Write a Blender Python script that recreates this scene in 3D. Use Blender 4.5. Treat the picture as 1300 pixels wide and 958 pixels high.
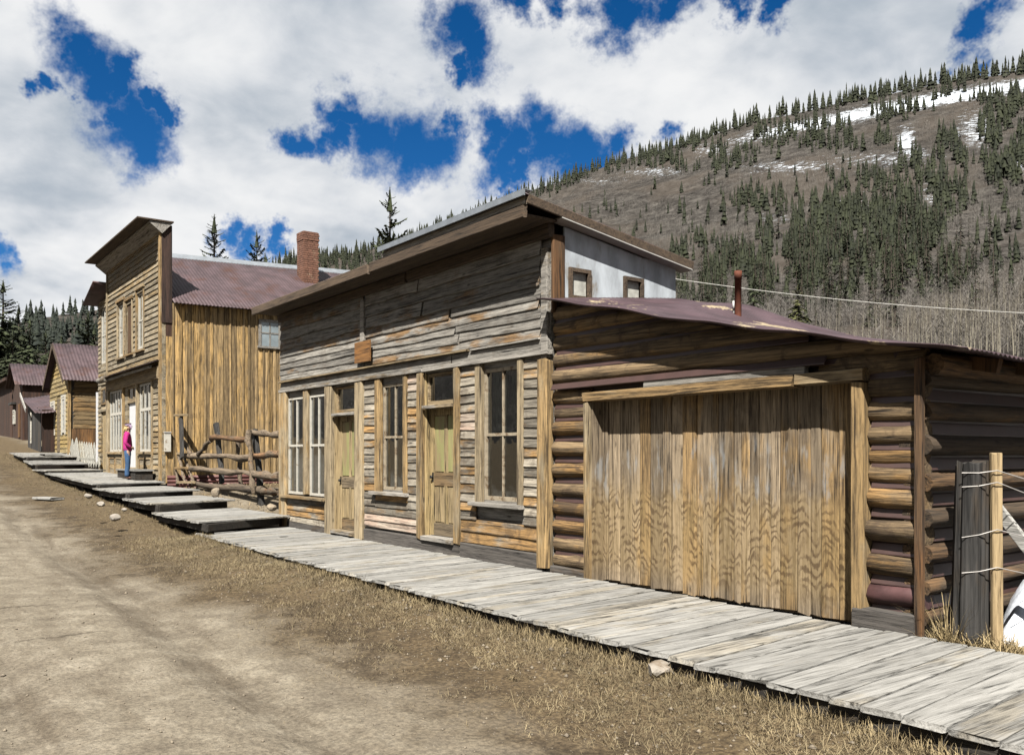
import bpy, bmesh, math, random
import numpy as np
from mathutils import Vector, Matrix, Quaternion
random.seed(7); rng = np.random.default_rng(7)
for o in list(bpy.data.objects): bpy.data.objects.remove(o)
SC = bpy.context.scene; COL = SC.collection
# ------------------------------------------------------------------ camera (photo is 1300 x 958, horizon at y = 576)
F, CX, HY = 1120.0, 650.0, 576.0
_s = math.hypot(820, F); SN = F/_s; CS = 820/_s
EX = (CS, -SN); EY = (SN, CS)                      # world X / Y axes seen in (right, forward)
_d = F*1.5/149; _x = 50/F*_d
CAM = (-(_x*EX[0]+_d*EX[1]), -(_x*EY[0]+_d*EY[1]), 1.5)
cam = bpy.data.cameras.new('camera'); camo = bpy.data.objects.new('camera', cam); COL.objects.link(camo)
camo.location = CAM; camo.rotation_euler = (math.pi/2, 0, math.atan2(SN, CS))
cam.sensor_width = 36; cam.lens = F/1300*36; cam.shift_y = (HY-479)/1300; cam.clip_end = 9000; cam.clip_start = .05
SC.camera = camo
def ray(px, py):
    u = (px-CX)/F; return (u*EX[0]+EX[1], u*EY[0]+EY[1], (HY-py)/F)
def onY(px, py, Y=0.0):                            # pixel -> (X, Z) on the plane y = Y
    a = ray(px, py); t = (Y-CAM[1])/a[1]; return CAM[0]+t*a[0], CAM[2]+t*a[2]
def onX(px, py, X=0.0):
    a = ray(px, py); t = (X-CAM[0])/a[0]; return CAM[1]+t*a[1], CAM[2]+t*a[2]
def onZ(px, py, z=0.0):
    a = ray(px, py); t = (z-CAM[2])/a[2]; return CAM[0]+t*a[0], CAM[1]+t*a[1]
def atD(px, py, t):
    a = ray(px, py); return CAM[0]+t*a[0], CAM[1]+t*a[1], CAM[2]+t*a[2]
def fx(px, Y=0.0): return onY(px, 576, Y)[0]
# ------------------------------------------------------------------ exposure, sun, sky
SC.render.engine = 'CYCLES'
SC.cycles.max_bounces = 5; SC.cycles.diffuse_bounces = 2; SC.cycles.glossy_bounces = 2; SC.cycles.transparent_max_bounces = 6; SC.cycles.caustics_reflective = False
SC.view_settings.view_transform = 'Standard'; SC.view_settings.look = 'None'
SC.view_settings.gamma = 1; SC.view_settings.use_curve_mapping = False
EXPO = 2.0
SC.view_settings.exposure = EXPO
SUN_AZ, SUN_EL = math.radians(138), math.radians(51)
tosun = Vector((math.sin(SUN_AZ)*math.cos(SUN_EL), math.cos(SUN_AZ)*math.cos(SUN_EL), math.sin(SUN_EL)))
sl = bpy.data.lights.new('sun', 'SUN'); sl.energy = 5.0; sl.angle = math.radians(.5); sl.color = (1, .95, .87)
so = bpy.data.objects.new('sun', sl); COL.objects.link(so); so.rotation_euler = tosun.to_track_quat('Z', 'Y').to_euler(); so.location = (0, 0, 60)
W = bpy.data.worlds.new('World'); SC.world = W; W.use_nodes = True; W.cycles.sampling_method = 'MANUAL'; W.cycles.sample_map_resolution = 512
class NT:
    def __init__(s, tree): s.t = tree; s.n = tree.nodes; s.l = tree.links
    def new(s, typ, **kw):
        n = s.n.new(typ)
        for k, v in kw.items(): setattr(n, k, v)
        return n
    def put(s, sock, v):
        if v is None: return
        if isinstance(v, bpy.types.NodeSocket): s.l.new(v, sock)
        else:
            if sock.type == 'RGBA' and hasattr(v, '__len__') and len(v) == 3: v = (*v, 1)
            if sock.type == 'VECTOR' and not hasattr(v, '__len__'): v = (v, v, v)
            sock.default_value = v
    def math(s, op, a, b=None, c=None, clamp=False):
        n = s.new('ShaderNodeMath', operation=op); n.use_clamp = clamp
        for i, v in enumerate((a, b, c)): s.put(n.inputs[i], v) if v is not None else None
        return n.outputs[0]
    def vm(s, op, a, b=None):
        n = s.new('ShaderNodeVectorMath', operation=op); s.put(n.inputs[0], a)
        if b is not None: s.put(n.inputs[1], b)
        return n.outputs['Value'] if op in ('DISTANCE', 'DOT_PRODUCT', 'LENGTH') else n.outputs[0]
    def noise(s, vec, scale, detail=4, rough=.55, dist=0.0):
        n = s.new('ShaderNodeTexNoise'); s.put(n.inputs['Vector'], vec); s.put(n.inputs['Scale'], scale)
        s.put(n.inputs['Detail'], detail); s.put(n.inputs['Roughness'], rough); s.put(n.inputs['Distortion'], dist)
        return n.outputs['Fac']
    def mr(s, v, a, b, c=0.0, d=1.0, smooth=True):
        n = s.new('ShaderNodeMapRange'); n.interpolation_type = 'SMOOTHSTEP' if smooth else 'LINEAR'
        for i, x in enumerate((v, a, b, c, d)): s.put(n.inputs[i], x)
        return n.outputs[0]
    def mix(s, f, a, b, blend='MIX'):
        n = s.new('ShaderNodeMix', data_type='RGBA', blend_type=blend); n.clamp_factor = True
        s.put(n.inputs[0], f); s.put(n.inputs[6], a); s.put(n.inputs[7], b); return n.outputs[2]
    def xyz(s, v):
        n = s.new('ShaderNodeSeparateXYZ'); s.put(n.inputs[0], v); return n.outputs
    def ramp(s, f, stops):
        n = s.new('ShaderNodeValToRGB'); s.put(n.inputs[0], f); e = n.color_ramp.elements
        while len(e) < len(stops): e.new(.5)
        for q, (p, c) in zip(e, stops): q.position = p; q.color = (*c, 1)
        return n.outputs[0]
def build_sky():
    t = NT(W.node_tree); t.n.clear()
    out = t.new('ShaderNodeOutputWorld'); bg = t.new('ShaderNodeBackground'); t.l.new(bg.outputs[0], out.inputs[0])
    sky = t.new('ShaderNodeTexSky', sky_type='NISHITA'); sky.sun_disc = False
    sky.sun_elevation = SUN_EL; sky.sun_rotation = SUN_AZ; sky.altitude = 3000; sky.air_density = 1.0; sky.dust_density = .3; sky.ozone_density = 3
    gam = t.new('ShaderNodeGamma'); t.l.new(sky.outputs[0], gam.inputs[0]); gam.inputs[1].default_value = 1.0
    hs = t.new('ShaderNodeHueSaturation'); t.l.new(gam.outputs[0], hs.inputs['Color']); hs.inputs['Saturation'].default_value = 1.35; hs.inputs['Value'].default_value = .62
    tc = t.new('ShaderNodeTexCoord'); d = tc.outputs['Generated']
    # cloud plane coordinates: flatter clouds towards the horizon
    z = t.math('MAXIMUM', t.xyz(d)[2], 0.0)
    zz = t.math('ADD', z, .35)
    dv = t.new('ShaderNodeVectorMath', operation='DIVIDE'); t.put(dv.inputs[0], d)
    cb = t.new('ShaderNodeCombineXYZ'); [t.put(cb.inputs[i], zz) for i in range(3)]; t.l.new(cb.outputs[0], dv.inputs[1])
    p = dv.outputs[0]
    n1 = t.noise(p, 2.3, 6, .58, .35); n2 = t.noise(t.vm('ADD', p, (3.1, 1.7, .4)), 7.0, 6, .64, .3)
    n3 = t.noise(t.vm('ADD', p, (9.1, 4.7, 2.4)), 3.2, 4, .55, .2)
    # ragged direction for the clearings of blue
    nc = t.new('ShaderNodeTexNoise'); t.put(nc.inputs['Vector'], d); nc.inputs['Scale'].default_value = 7; nc.inputs['Detail'].default_value = 6; nc.inputs['Roughness'].default_value = .68
    wd = t.vm('ADD', d, t.vm('MULTIPLY', t.vm('SUBTRACT', nc.outputs['Color'], (.5, .5, .5)), (.16, .16, .16)))
    holes = [(165, 160, 50), (180, 190, 34), (130, 150, 28), (120, 88, 40), (150, 95, 24), (45, 108, 16), (205, 128, 20), (375, 165, 24), (410, 168, 26), (420, 130, 26), (455, 165, 36), (495, 172, 40), (520, 200, 36), (545, 175, 22),
             (585, 55, 36), (600, 90, 32), (580, 112, 18), (650, 25, 26), (610, 185, 28), (640, 198, 34), (685, 185, 36), (730, 195, 34), (775, 190, 26), (660, 215, 20), (750, 18, 32), (790, 10, 36), (840, 14, 30), (700, 12, 24),
             (1235, 60, 22), (1215, 70, 14), (1250, 12, 26), (855, 176, 20), (20, 330, 26), (5, 325, 22), (320, 318, 22), (290, 310, 20), (360, 305, 16), (920, 6, 22), (975, 5, 20)]
    acc = None
    for (hx, hy, hr) in holes:
        v = Vector(ray(hx, hy)); L = v.length; v.normalize()
        q = t.mr(t.vm('DISTANCE', wd, tuple(v)), 0.0, hr*2.15/F/L*1.0, 1.0, 0.0)
        acc = q if acc is None else t.math('MAXIMUM', acc, q)
    # only where the clearings are not listed does the noise alone open the sky
    fwd = Vector((-SN, CS, .26)).normalized()
    inview = t.mr(t.vm('DOT_PRODUCT', d, tuple(fwd)), .70, .86)
    freeh = t.math('MULTIPLY', t.mr(n1, .44, .36), t.math('SUBTRACT', 1.0, inview))
    acc = t.math('MAXIMUM', acc, freeh)
    dens = t.math('SUBTRACT', t.math('ADD', t.math('MULTIPLY', n1, .60), t.math('ADD', t.math('MULTIPLY', n2, .62), t.math('MULTIPLY', t.noise(d, 26, 6, .68, .4), .30))), t.math('MULTIPLY', acc, .92))
    cov = t.mr(dens, -.02, .66)
    shade = t.mr(t.math('ADD', t.math('MULTIPLY', n3, .75), t.math('MULTIPLY', n2, .25)), .32, .66)
    k = 1/2**EXPO
    ccol = t.ramp(shade, [(0, (.42*k, .48*k, .55*k)), (.5, (.68*k, .71*k, .75*k)), (1, (.90*k, .905*k, .91*k))])
    skc = t.vm('MULTIPLY', hs.outputs[0], (.036, .038, .041))
    t.put(bg.inputs[0], t.mix(cov, skc, ccol)); bg.inputs[1].default_value = 1.0
build_sky()
# ------------------------------------------------------------------ scene helpers
WM = {}
def setp(o, label=None, cat=None, group=None, kind=None):
    if label: o['label'] = label
    if cat: o['category'] = cat
    if group: o['group'] = group
    if kind: o['kind'] = kind
    return o
def thing(name, loc, label=None, cat=None, group=None, kind=None, rz=0.0):
    o = bpy.data.objects.new(name, None); COL.objects.link(o); o.empty_display_size = .2
    M = Matrix.Translation(loc) @ Matrix.Rotation(rz, 4, 'Z'); o.matrix_basis = M; WM[o.name] = M
    return setp(o, label, cat, group, kind)
def link(name, me, M=None, parent=None, mat=None):
    o = bpy.data.objects.new(name, me); COL.objects.link(o)
    M = M if M is not None else Matrix.Identity(4); WM[o.name] = M
    if parent is not None:
        o.parent = parent; o.matrix_basis = WM[parent.name].inverted() @ M
    else: o.matrix_basis = M
    if mat is not None and not me.materials: me.materials.append(mat)
    return o
def omat(o, mat):                                   # material on the object, so that shared meshes can differ
    if not o.data.materials: o.data.materials.append(mat)
    o.material_slots[0].link = 'OBJECT'; o.material_slots[0].material = mat; return o
def mesh(name, v, f, smooth=False):
    me = bpy.data.meshes.new(name); me.from_pydata([tuple(map(float, p)) for p in v], [], f); me.update()
    if smooth: me.polygons.foreach_set('use_smooth', [True]*len(me.polygons))
    return me
def np_mesh(name, V, Fq, smooth=False):
    V = np.asarray(V, dtype=np.float32); Fq = np.asarray(Fq, dtype=np.int32); k = Fq.shape[1]
    me = bpy.data.meshes.new(name); me.vertices.add(len(V)); me.vertices.foreach_set('co', V.ravel())
    me.loops.add(Fq.size); me.loops.foreach_set('vertex_index', Fq.ravel())
    me.polygons.add(len(Fq)); me.polygons.foreach_set('loop_start', np.arange(0, Fq.size, k, dtype=np.int32))
    if smooth: me.polygons.foreach_set('use_smooth', np.ones(len(Fq), dtype=bool))
    me.update(calc_edges=True); return me
def boxes(name, L, origin=(0, 0, 0)):
    """one mesh out of axis-aligned boxes (x0,x1,y0,y1,z0,z1), vertices relative to origin"""
    v, f = [], []
    for (x0, x1, y0, y1, z0, z1) in L:
        b = len(v)
        for x in (x0, x1):
            for y in (y0, y1):
                for z in (z0, z1): v.append((x-origin[0], y-origin[1], z-origin[2]))
        f += [[b+i for i in q] for q in ((0, 1, 3, 2), (4, 6, 7, 5), (0, 4, 5, 1), (2, 3, 7, 6), (0, 2, 6, 4), (1, 5, 7, 3))]
    return mesh(name, v, f)
def boxpart(name, parent, mat, *L):
    P = WM[parent.name].translation if parent else Vector((0, 0, 0))
    c = Vector(((L[0][0]+L[0][1])/2, (L[0][2]+L[0][3])/2, (L[0][4]+L[0][5])/2))
    return link(name, boxes(name, L, c), Matrix.Translation(c), parent, mat)
# unit planks: length X, width Y, thickness Z, chamfered and a little uneven
def unit_plank(k, segs=3, wob=.05, ragged=.012):
    r = random.Random(100+k); c = .07; cz = .16; v, f = [], []
    prof = [(-.5, -.5+cz), (-.5+c, -.5), (.5-c, -.5), (.5, -.5+cz), (.5, .5-cz), (.5-c, .5), (-.5+c, .5), (-.5, .5-cz)]
    e0 = [r.uniform(0, ragged) for _ in range(8)]; e1 = [r.uniform(0, ragged) for _ in range(8)]
    for i in range(segs+1):
        a = i/segs-.5; dy = r.uniform(-wob, wob)*.6; dz = r.uniform(-wob, wob); sy = 1+r.uniform(-wob, wob)*.8
        for j, (y, z) in enumerate(prof):
            x = a+(e0[j] if i == 0 else -e1[j] if i == segs else 0)
            v.append((x, y*sy+dy*.5, z+dz))
    for i in range(segs):
        for j in range(8):
            a = i*8+j; b = i*8+(j+1) % 8; f.append([a, b, b+8, a+8])
    f.append(list(range(7, -1, -1))); f.append([segs*8+j for j in range(8)])
    f = [q[::-1] for q in f]
    return mesh('plank', v, f)
PLK = [unit_plank(i) for i in range(7)]
PLKR = [unit_plank(20+i, 5, .16, .02) for i in range(6)]      # rough, warped boards
def unit_log(k, n=9, segs=4, wob=.07, knob=.04):
    r = random.Random(300+k); v, f = [], []
    ph = r.uniform(0, 6)
    for i in range(segs+1):
        a = i/segs-.5; cy, cz = r.uniform(-wob, wob)*.7, r.uniform(-wob, wob)*.7; s = 1+r.uniform(-wob, wob)
        for j in range(n):
            th = 2*math.pi*j/n+ph; q = .5*s*(1+r.uniform(-knob, knob)*2)
            v.append((a, q*math.cos(th)+cy, q*math.sin(th)+cz))
    for i in range(segs):
        for j in range(n):
            a = i*n+j; b = i*n+(j+1) % n; f.append([a, a+n, b+n, b])
    f.append(list(range(n))); f.append([segs*n+j for j in range(n-1, -1, -1)])
    me = mesh('log', v, f, True)
    for p in me.polygons[-2:]: p.use_smooth = False
    return me
LOGS = [unit_log(i) for i in range(6)]
LOGF = [unit_log(60+i, 10, 3, .022, .025) for i in range(6)]   # straighter logs for the short runs
RAILS = [unit_log(30+i, 8, 6, .35, .08) for i in range(5)]
def frame(a, b, wdir):
    a = Vector(a); b = Vector(b); e1 = b-a; L = e1.length; e1 = e1/L
    w = Vector(wdir); w = (w-e1*w.dot(e1)).normalized(); n = e1.cross(w)
    M = Matrix(((e1.x, w.x, n.x, 0), (e1.y, w.y, n.y, 0), (e1.z, w.z, n.z, 0), (0, 0, 0, 1)))
    return (a+b)/2, L, M
def piece(name, parent, mat, a, b, w, t, wdir=(0, 0, 1), pool=None, var=None, shear=False):
    """a board from a to b (centre line), width w along wdir, thickness t"""
    c, L, R = frame(a, b, wdir)
    if shear:                                       # keep the width axis as given: board ends are sawn parallel to it
        wv = Vector(wdir).normalized(); e1 = (Vector(b)-Vector(a)).normalized(); n_ = e1.cross(wv).normalized()
        R = Matrix(((e1.x, wv.x, n_.x, 0), (e1.y, wv.y, n_.y, 0), (e1.z, wv.z, n_.z, 0), (0, 0, 0, 1)))
    M = Matrix.Translation(c) @ R @ Matrix.Diagonal((L, w, t, 1))
    pool = pool or PLK
    return omat(link(name, pool[random.randrange(len(pool)) if var is None else var], M, parent), mat)
def logp(name, parent, mat, a, b, d, pool=None, d2=None):
    c, L, R = frame(a, b, (0.13, .21, 1) if abs(Vector(b).z-Vector(a).z) < .9*(Vector(b)-Vector(a)).length else (1, .2, 0))
    M = Matrix.Translation(c) @ R @ Matrix.Rotation(random.uniform(-.5, .5) if d2 is None else 0, 4, 'X') @ Matrix.Diagonal((L, d2 or d, d, 1))
    pool = pool or LOGS
    return omat(link(name, random.choice(pool), M, parent), mat)
def post(name, parent, mat, x0, x1, y0, y1, z0, z1):        # upright board filling a box
    return piece(name, parent, mat, ((x0+x1)/2, (y0+y1)/2, z0), ((x0+x1)/2, (y0+y1)/2, z1), x1-x0, y1-y0, (1, 0, 0))
def rail(name, parent, mat, x0, x1, y0, y1, z0, z1, pool=None):
    return piece(name, parent, mat, (x0, (y0+y1)/2, (z0+z1)/2), (x1, (y0+y1)/2, (z0+z1)/2), z1-z0, y1-y0, (0, 0, 1), pool)
# ------------------------------------------------------------------ materials
def lin(r, g, b, k=1.0):
    q = []; k *= .53; m_ = (r+g+b)/3; r, g, b = m_+(r-m_)*.91, m_+(g-m_)*.91, m_+(b-m_)*.91
    for c in (r, g, b):
        c /= 255; q.append((c/12.92 if c <= .04045 else ((c+.055)/1.055)**2.4)*k)
    return tuple(q)
def newmat(name):
    m = bpy.data.materials.new(name); m.use_nodes = True; t = NT(m.node_tree)
    bs = t.n['Principled BSDF']; return m, t, bs
def wood(name, axis, lo, hi, warm, warm_amt=.5, var=.35, rough=.88, grain=1.0, cell=None, stain=0.0, bump=.35, stain_col=(.03, .02, .012), bleach=0.0, ripple=False):
    """weathered wood: grain along axis, every object (or every cell of a joined wall) its own tone"""
    m, t, b = newmat(name)
    g = t.new('ShaderNodeNewGeometry'); P = g.outputs['Position']
    if cell:
        ax, pitch = cell
        wn = t.new('ShaderNodeTexWhiteNoise', noise_dimensions='1D'); t.put(wn.inputs['W'], t.math('FLOOR', t.math('DIVIDE', t.xyz(P)['XYZ'.index(ax)], pitch)))
        R = wn.outputs['Value']
    else:
        oi = t.new('ShaderNodeObjectInfo'); R = oi.outputs['Random']
    R2 = t.math('FRACT', t.math('MULTIPLY', R, 17.31)); R3 = t.math('FRACT', t.math('MULTIPLY', R, 53.7))
    off = t.new('ShaderNodeCombineXYZ'); t.put(off.inputs[0], t.math('MULTIPLY', R, 91)); t.put(off.inputs[1], t.math('MULTIPLY', R2, 57)); t.put(off.inputs[2], t.math('MULTIPLY', R3, 73))
    st = {'X': (.045, 1, 1), 'Y': (1, .045, 1), 'Z': (1, 1, .045)}[axis]
    Q = t.vm('ADD', P, off.outputs[0])
    Qg = t.vm('MULTIPLY', Q, st)
    n1 = t.noise(Qg, 58*grain, 4, .68, .6); n2 = t.noise(Qg, 14*grain, 4, .6, 1.2)
    Qm = t.vm('MULTIPLY', Q, tuple(.3 if q < 1 else 1 for q in st))
    n3 = t.noise(Qm, 4.5, 4, .6)
    f = t.math('ADD', t.math('MULTIPLY', n1, .55), t.math('MULTIPLY', n2, .45))
    base = t.ramp(f, [(.37, tuple(.28*a for a in lo)), (.46, tuple(a*.5+c*.5 for a, c in zip(lo, hi))), (.58, tuple(1.08*c for c in hi))])
    wf = t.mr(t.math('ADD', t.math('ADD', R2, t.math('MULTIPLY', t.math('SUBTRACT', n3, .5), 2.2)), warm_amt-.5), .35, .75)
    wcol = t.mix(1.0, t.mr(f, .37, .59, .14, 1.3), warm, 'MULTIPLY')
    col = t.mix(wf, base, wcol)
    col = t.mix(1.0, col, t.mr(R, 0, 1, 1-var, 1+var*.8, False), 'MULTIPLY')
    # dark cracks and knots
    crack = t.mr(n2, .62, .72)
    kn = t.new('ShaderNodeTexVoronoi'); t.put(kn.inputs['Vector'], t.vm('MULTIPLY', Q, tuple(.35 if q < 1 else 1 for q in st))); kn.inputs['Scale'].default_value = 4.5
    knot = t.mr(kn.outputs['Distance'], .10, .045)
    col = t.mix(t.math('MULTIPLY', t.math('MAXIMUM', crack, knot), .62), col, tuple(.22*x for x in lo))
    if stain > 0:
        sn = t.mr(t.noise(t.vm('ADD', P, (5, 9, 2)), 3.3, 5, .65, .8), .5, .66)
        col = t.mix(t.math('MULTIPLY', sn, stain), col, stain_col)
    if bleach > 0:
        bn = t.mr(t.noise(t.vm('ADD', Qm, (1, 29, 12)), 5.5, 5, .6, .4), .52, .68)
        col = t.mix(t.math('MULTIPLY', bn, bleach), col, (.27, .26, .23))
    if ripple:   # tide marks that rain left on the lower half of the door
        z = t.xyz(P)[2]
        tc = t.new('ShaderNodeTexCoord'); oy = t.xyz(tc.outputs['Object'])[1]; arc = t.math('POWER', t.math('ABSOLUTE', t.math('MULTIPLY', t.math('ADD', oy, t.math('MULTIPLY', t.math('SUBTRACT', R2, .5), .5)), 2.0)), 1.6)
        dirn = t.math('SUBTRACT', t.math('MULTIPLY', t.math('GREATER_THAN', R3, .3), 2.0), 1.0)
        w = t.math('ADD', t.math('ADD', t.math('MULTIPLY', z, 62.0), t.math('MULTIPLY', R, 40.0)), t.math('ADD', t.math('MULTIPLY', t.math('MULTIPLY', arc, dirn), 3.4), t.math('MULTIPLY', t.noise(t.vm('MULTIPLY', Q, (1, 1, .55)), 5.5, 4, .6), 26.0)))
        band = t.math('MULTIPLY', t.mr(t.math('SINE', w), -.5, 1.0), t.mr(t.noise(Qm, 8, 4, .6), .38, .58))
        zone = t.math('MULTIPLY', t.mr(t.math('ADD', z, t.math('MULTIPLY', t.math('SUBTRACT', n3, .5), .9)), 1.22, .92), t.mr(z, -.05, .3))
        col = t.mix(t.math('MULTIPLY', zone, .35), col, lin(196, 164, 104, .66))
        col = t.mix(t.math('MULTIPLY', t.math('MULTIPLY', band, zone), .66), col, lin(86, 54, 22, .42))
        wh = t.math('MULTIPLY', t.mr(t.noise(t.vm('MULTIPLY', Q, (1, 1, .3)), 7, 4, .6), .54, .68), t.math('MULTIPLY', t.mr(z, .85, 1.15), t.mr(z, 1.75, 1.45)))
        col = t.mix(t.math('MULTIPLY', wh, .55), col, lin(178, 182, 184, .62))
    t.put(b.inputs['Base Color'], col); t.put(b.inputs['Roughness'], rough); b.inputs['Specular IOR Level'].default_value = .25
    bp = t.new('ShaderNodeBump'); bp.inputs['Strength'].default_value = min(1, bump*1.5); bp.inputs['Distance'].default_value = .014
    t.put(bp.inputs['Height'], n1); t.l.new(bp.outputs[0], b.inputs['Normal'])
    return m
def plain(name, col, rough=.8, metal=0.0, nscale=8, namt=.25, bump=.1, col2=None, c2=(.55, .7), spec=.3, stretch=(1, 1, 1)):
    m, t, b = newmat(name); g = t.new('ShaderNodeNewGeometry'); P = t.vm('MULTIPLY', g.outputs['Position'], stretch)
    n = t.noise(P, nscale, 6, .6); c = t.mix(1.0, col, t.mr(n, .25, .75, 1-namt, 1+namt), 'MULTIPLY')
    if col2 is not None: c = t.mix(t.mr(t.noise(t.vm('ADD', P, (7, 3, 5)), nscale*.45, 7, .68, .3), *c2), c, col2)
    t.put(b.inputs['Base Color'], c); b.inputs['Roughness'].default_value = rough; b.inputs['Metallic'].default_value = metal; b.inputs['Specular IOR Level'].default_value = spec
    if bump:
        bp = t.new('ShaderNodeBump'); bp.inputs['Strength'].default_value = bump; bp.inputs['Distance'].default_value = .02; t.put(bp.inputs['Height'], n); t.l.new(bp.outputs[0], b.inputs['Normal'])
    return m
def glassmat():
    m, t, b = newmat('window_glass'); out = t.n['Material Output']
    tr = t.new('ShaderNodeBsdfTransparent'); tr.inputs[0].default_value = (.42, .48, .46, 1)
    gl = t.new('ShaderNodeBsdfGlossy'); gl.inputs['Roughness'].default_value = .015; gl.inputs[0].default_value = (.9, .95, 1, 1)
    g = t.new('ShaderNodeNewGeometry'); bp = t.new('ShaderNodeBump'); bp.inputs['Strength'].default_value = .06; bp.inputs['Distance'].default_value = .05
    t.put(bp.inputs['Height'], t.noise(g.outputs['Position'], 3.2, 2)); t.l.new(bp.outputs[0], gl.inputs['Normal'])
    fr = t.new('ShaderNodeFresnel'); fr.inputs[0].default_value = 1.5
    ms = t.new('ShaderNodeMixShader'); t.put(ms.inputs[0], t.math('MULTIPLY_ADD', fr.outputs[0], 2.4, .04, clamp=True)); t.l.new(tr.outputs[0], ms.inputs[1]); t.l.new(gl.outputs[0], ms.inputs[2]); t.l.new(ms.outputs[0], out.inputs[0])
    return m
GRY_LO, GRY_HI = lin(62, 54, 46, .62), lin(168, 156, 138, .62)
OCH = lin(168, 136, 90, .64)
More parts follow.
